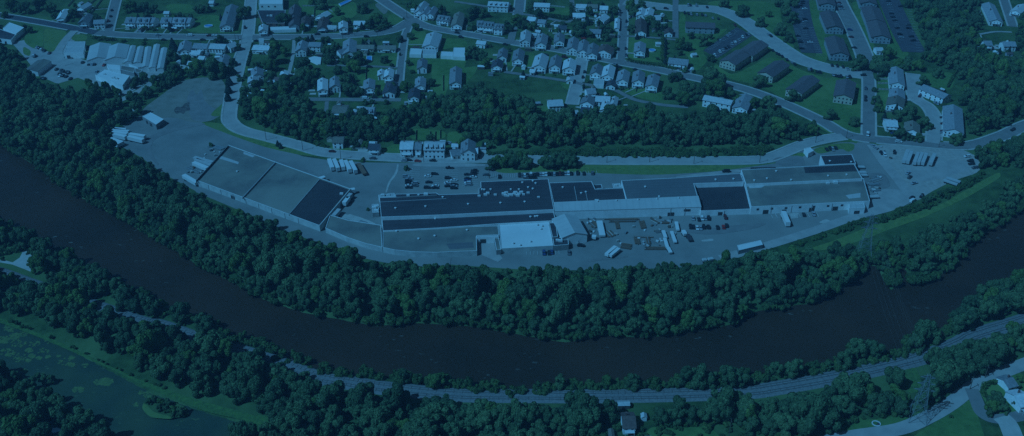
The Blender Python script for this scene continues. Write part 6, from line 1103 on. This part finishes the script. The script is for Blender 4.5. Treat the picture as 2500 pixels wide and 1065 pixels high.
# the other trees of the woods: one object, crowns and trunks set on points
def scatter(name, pts, kinds, label, trunk=True):
    me = bpy.data.meshes.new(name); me.from_pydata([(x, y, 0) for x, y, R, h in pts], [], [])
    a = me.attributes.new('size', 'FLOAT_VECTOR', 'POINT'); a.data.foreach_set('vector', np.array([(R, R, R*h) for x, y, R, h in pts], dtype=np.float32).ravel())
    a = me.attributes.new('turn', 'FLOAT_VECTOR', 'POINT'); a.data.foreach_set('vector', np.array([(0, 0, wr_.uniform(0, 6.28)) for _ in pts], dtype=np.float32).ravel())
    o = tag(obj(name, me), label, None, None, 'stuff'); ng = bpy.data.node_groups.new(name, 'GeometryNodeTree'); ng.interface.new_socket('Geometry', in_out='INPUT', socket_type='NodeSocketGeometry'); ng.interface.new_socket('Geometry', in_out='OUTPUT', socket_type='NodeSocketGeometry')
    N, L = ng.nodes, ng.links; gi = N.new('NodeGroupInput'); go = N.new('NodeGroupOutput'); jn = N.new('GeometryNodeJoinGeometry')
    sa = N.new('GeometryNodeInputNamedAttribute'); sa.data_type = 'FLOAT_VECTOR'; sa.inputs[0].default_value = 'size'; ta = N.new('GeometryNodeInputNamedAttribute'); ta.data_type = 'FLOAT_VECTOR'; ta.inputs[0].default_value = 'turn'
    e2r = N.new('FunctionNodeEulerToRotation'); L.new(ta.outputs[0], e2r.inputs[0])
    ip = N.new('GeometryNodeInstanceOnPoints'); gj = N.new('GeometryNodeGeometryToInstance')
    for k in kinds:
        oi = N.new('GeometryNodeObjectInfo'); oi.inputs['Object'].default_value = k; oi.inputs['As Instance'].default_value = True; L.new(oi.outputs['Geometry'], gj.inputs[0])
    ri = N.new('FunctionNodeRandomValue'); ri.data_type = 'INT'; ri.inputs[4].default_value = 0; ri.inputs[5].default_value = len(kinds)-1
    L.new(gi.outputs[0], ip.inputs['Points']); L.new(gj.outputs[0], ip.inputs['Instance']); ip.inputs['Pick Instance'].default_value = True; L.new(ri.outputs[2], ip.inputs['Instance Index'])
    L.new(e2r.outputs[0], ip.inputs['Rotation']); L.new(sa.outputs[0], ip.inputs['Scale']); L.new(ip.outputs[0], jn.inputs[0])
    if trunk:
        tk = next(q for q in sc.objects if q.name.startswith('trunk')); oi = N.new('GeometryNodeObjectInfo'); oi.inputs['Object'].default_value = tk; oi.inputs['As Instance'].default_value = True
        i2 = N.new('GeometryNodeInstanceOnPoints'); L.new(gi.outputs[0], i2.inputs['Points']); L.new(oi.outputs['Geometry'], i2.inputs['Instance']); L.new(e2r.outputs[0], i2.inputs['Rotation']); L.new(sa.outputs[0], i2.inputs['Scale']); L.new(i2.outputs[0], jn.inputs[0])
    L.new(jn.outputs[0], go.inputs[0]); md = o.modifiers.new('scatter', 'NODES'); md.node_group = ng; return o
def crown_objs(kinds):
    out = []
    for k in kinds:
        for me in CROWN[k]:
            q = next((q for q in sc.objects if q.type == 'MESH' and q.data == me), None)
            if q: out.append(q)
    return out
bo, br = crown_objs(['broad']), crown_objs(['bright'])
scatter('woodland', [(x, y, R, h) for _, x, y, R, wi, h in rest], bo*2+br, 'dense leafy wood covering the riverbanks and the slope above the lower road')
# undergrowth: low bushes at wood edges, verge scrub and banks
up = []
RSGN = -1 if area(RIVER_W) > 0 else 1
def scrub(c, pts, dens, r0, r1, water=False):
    P = WP(c, pts); A = np.array(P); lo, hi = A.min(0), A.max(0); n = int((hi-lo).prod()/dens**2*1.3); Q = wr_.uniform(lo, hi, (n, 2)); ok = inside(Q, P)
    for L, hw in CORR: ok &= dist_line(Q, L) > hw
    if not water: ok &= ~inside(Q, RIVER_W)
    for x, y in Q[ok]: up.append((x, y, wr_.uniform(r0, r1), wr_.uniform(.8, 1.5)))
scrub('F', [(1185, 372), (1300, 374), (1500, 366), (1700, 368), (1880, 358), (1890, 382), (1750, 387), (1500, 386), (1300, 383), (1190, 382)], 2.4, 1.4, 2.6)
scrub('F', [(1560, 645), (1700, 650), (1860, 608), (2000, 565), (2130, 535), (2230, 500), (2260, 505), (2200, 535), (2080, 562), (1960, 596), (1860, 625), (1700, 665)], 3.2, 1.0, 2.4)
scrub('F', [(640, 320), (720, 345), (800, 350), (800, 366), (740, 362), (650, 335)], 2.8, 1.2, 2.4)
scrub('C1', [(-40, 20), (0, 32), (200, 108), (360, 172), (560, 258), (760, 352), (1000, 470), (1200, 560), (1500, 668), (1500, 680), (1200, 572), (1000, 478), (560, 266), (0, 42)], 2.6, .7, 1.4)
scrub('F', [(340, 395), (345, 405), (400, 448), (500, 505), (600, 540), (800, 610), (900, 655), (1100, 660), (1400, 680), (1500, 682), (1550, 665), (1550, 655), (1400, 668), (1100, 650), (900, 645), (800, 602), (600, 530), (400, 440)], 3.4, 1.2, 2.6)
scrub('F', [(0, 565), (230, 685), (480, 805), (700, 900), (1200, 950), (1800, 927), (2060, 888), (2200, 860), (2400, 730), (2500, 675), (2500, 700), (2200, 885), (1800, 945), (1200, 968), (700, 925), (480, 825), (230, 700), (0, 590)], 3.6, 1.2, 2.8)
scrub('F', [(2040, 1032), (2120, 1012), (2220, 1000), (2280, 996), (2280, 1004), (2120, 1022), (2040, 1042)], 3, 1.2, 2.4)
scrub('F', [(1380, 1040), (1600, 1030), (1900, 1040), (2000, 1085), (1380, 1090)], 5, 1.2, 2.6); scrub('C0', [(0, 330), (300, 400), (320, 470), (300, 600), (0, 640), (-20, 600), (280, 570), (200, 400), (0, 500)], 3.4, .8, 2.0)
scrub('F', [(2130, 545), (2220, 505), (2300, 470), (2395, 430), (2400, 445), (2300, 495), (2200, 530)], 3, 1.2, 2.6)
for (ax, ay), (bx, by) in zip(RIVER_W, RIVER_W[1:]):
    L_ = math.hypot(bx-ax, by-ay); d_ = ((bx-ax)/L_, (by-ay)/L_)
    for k_ in range(int(L_/1.7)):
        o_ = wr_.uniform(-1.5, 4.5); f_ = wr_.random()*L_; up.append((ax+d_[0]*f_-d_[1]*o_*RSGN, ay+d_[1]*f_+d_[0]*o_*RSGN, wr_.uniform(1.4, 3.2), wr_.uniform(.8, 1.5)))
scrub('F', [(2000, 602), (2125, 556), (2210, 531), (2294, 506), (2400, 444), (2440, 430), (2400, 462), (2308, 512), (2125, 585), (2020, 615)], 7, .6, 1.7)
so_ = crown_objs(['shrub'])
scatter('undergrowth', up, so_, 'low bushes and scrub along the wood edges, road verge and banks', False)
# lily leaves and algae rafts on the pond
mb = MB(); rr = random.Random(3)
def raft(c, x, y, rx, n):
    s = CR[c][2]
    for _ in range(n):
        a, q = rr.uniform(0, 6.28), rr.random()**.5; px_, py_ = x+rx*q*math.cos(a), y+rx*.55*q*math.sin(a); p = W(c, px_, py_, -1.0); R = rr.uniform(.25, .9); k = 7
        zt = -.96+rr.random()*.03; mb.add([(p[0]+R*rr.uniform(.7, 1)*math.cos(i*6.283/k), p[1]+R*rr.uniform(.7, 1)*math.sin(i*6.283/k), zt) for i in range(k)], [tuple(range(k))])
for x, y, r_, n in ((90, 130, 60, 60), (30, 230, 60, 90), (130, 200, 50, 50), (200, 180, 40, 30), (255, 320, 32, 70), (275, 370, 30, 60), (245, 408, 22, 40), (340, 390, 24, 25), (415, 376, 20, 30), (505, 372, 16, 16), (620, 385, 24, 30), (618, 448, 30, 45), (300, 265, 50, 25), (380, 330, 50, 20), (920, 595, 60, 190), (680, 665, 50, 60), (850, 600, 40, 30), (740, 450, 30, 12), (150, 380, 80, 40), (210, 500, 30, 20), (1180, 790, 30, 25), (1300, 710, 60, 60), (560, 420, 60, 18), (440, 250, 70, 15), (160, 260, 70, 40), (60, 340, 60, 40), (1220, 685, 30, 14)):
    raft('C1', x, y, r_, n)
tag(mb.build('lily_leaves', M['pad']), 'floating green leaf rafts scattered on the pond', None, None, 'stuff')
# ------------------------------------------------------------------ haze: one closed box of even thin air round camera and scene
hz_ = bpy.data.materials.new('haze_air'); hz_.use_nodes = True; nt = hz_.node_tree; nt.nodes.remove(nt.nodes['Principled BSDF'])
pv = nt.nodes.new('ShaderNodeVolumePrincipled'); pv.inputs['Color'].default_value = (.55, .74, 1, 1); pv.inputs['Density'].default_value = 0.000135; pv.inputs['Anisotropy'].default_value = 0.0
nt.links.new(pv.outputs[0], nt.nodes['Material Output'].inputs['Volume'])
mb = MB(); mb.box(0, 600, -8, 24000, 24000, CAM_H+8+14)
tag(mb.build('haze', hz_), kind='stuff')

seen_ = set()                                # no two garden things may carry the same description
for o in [o for o in sc.objects if o.parent is None and 'of the upper town' in str(o.get('group', ''))]:
    if o['label'] in seen_:
        for ch in [c for c in sc.objects if c.parent == o]: bpy.data.objects.remove(ch)
        bpy.data.objects.remove(o)
    else: seen_.add(o['label'])
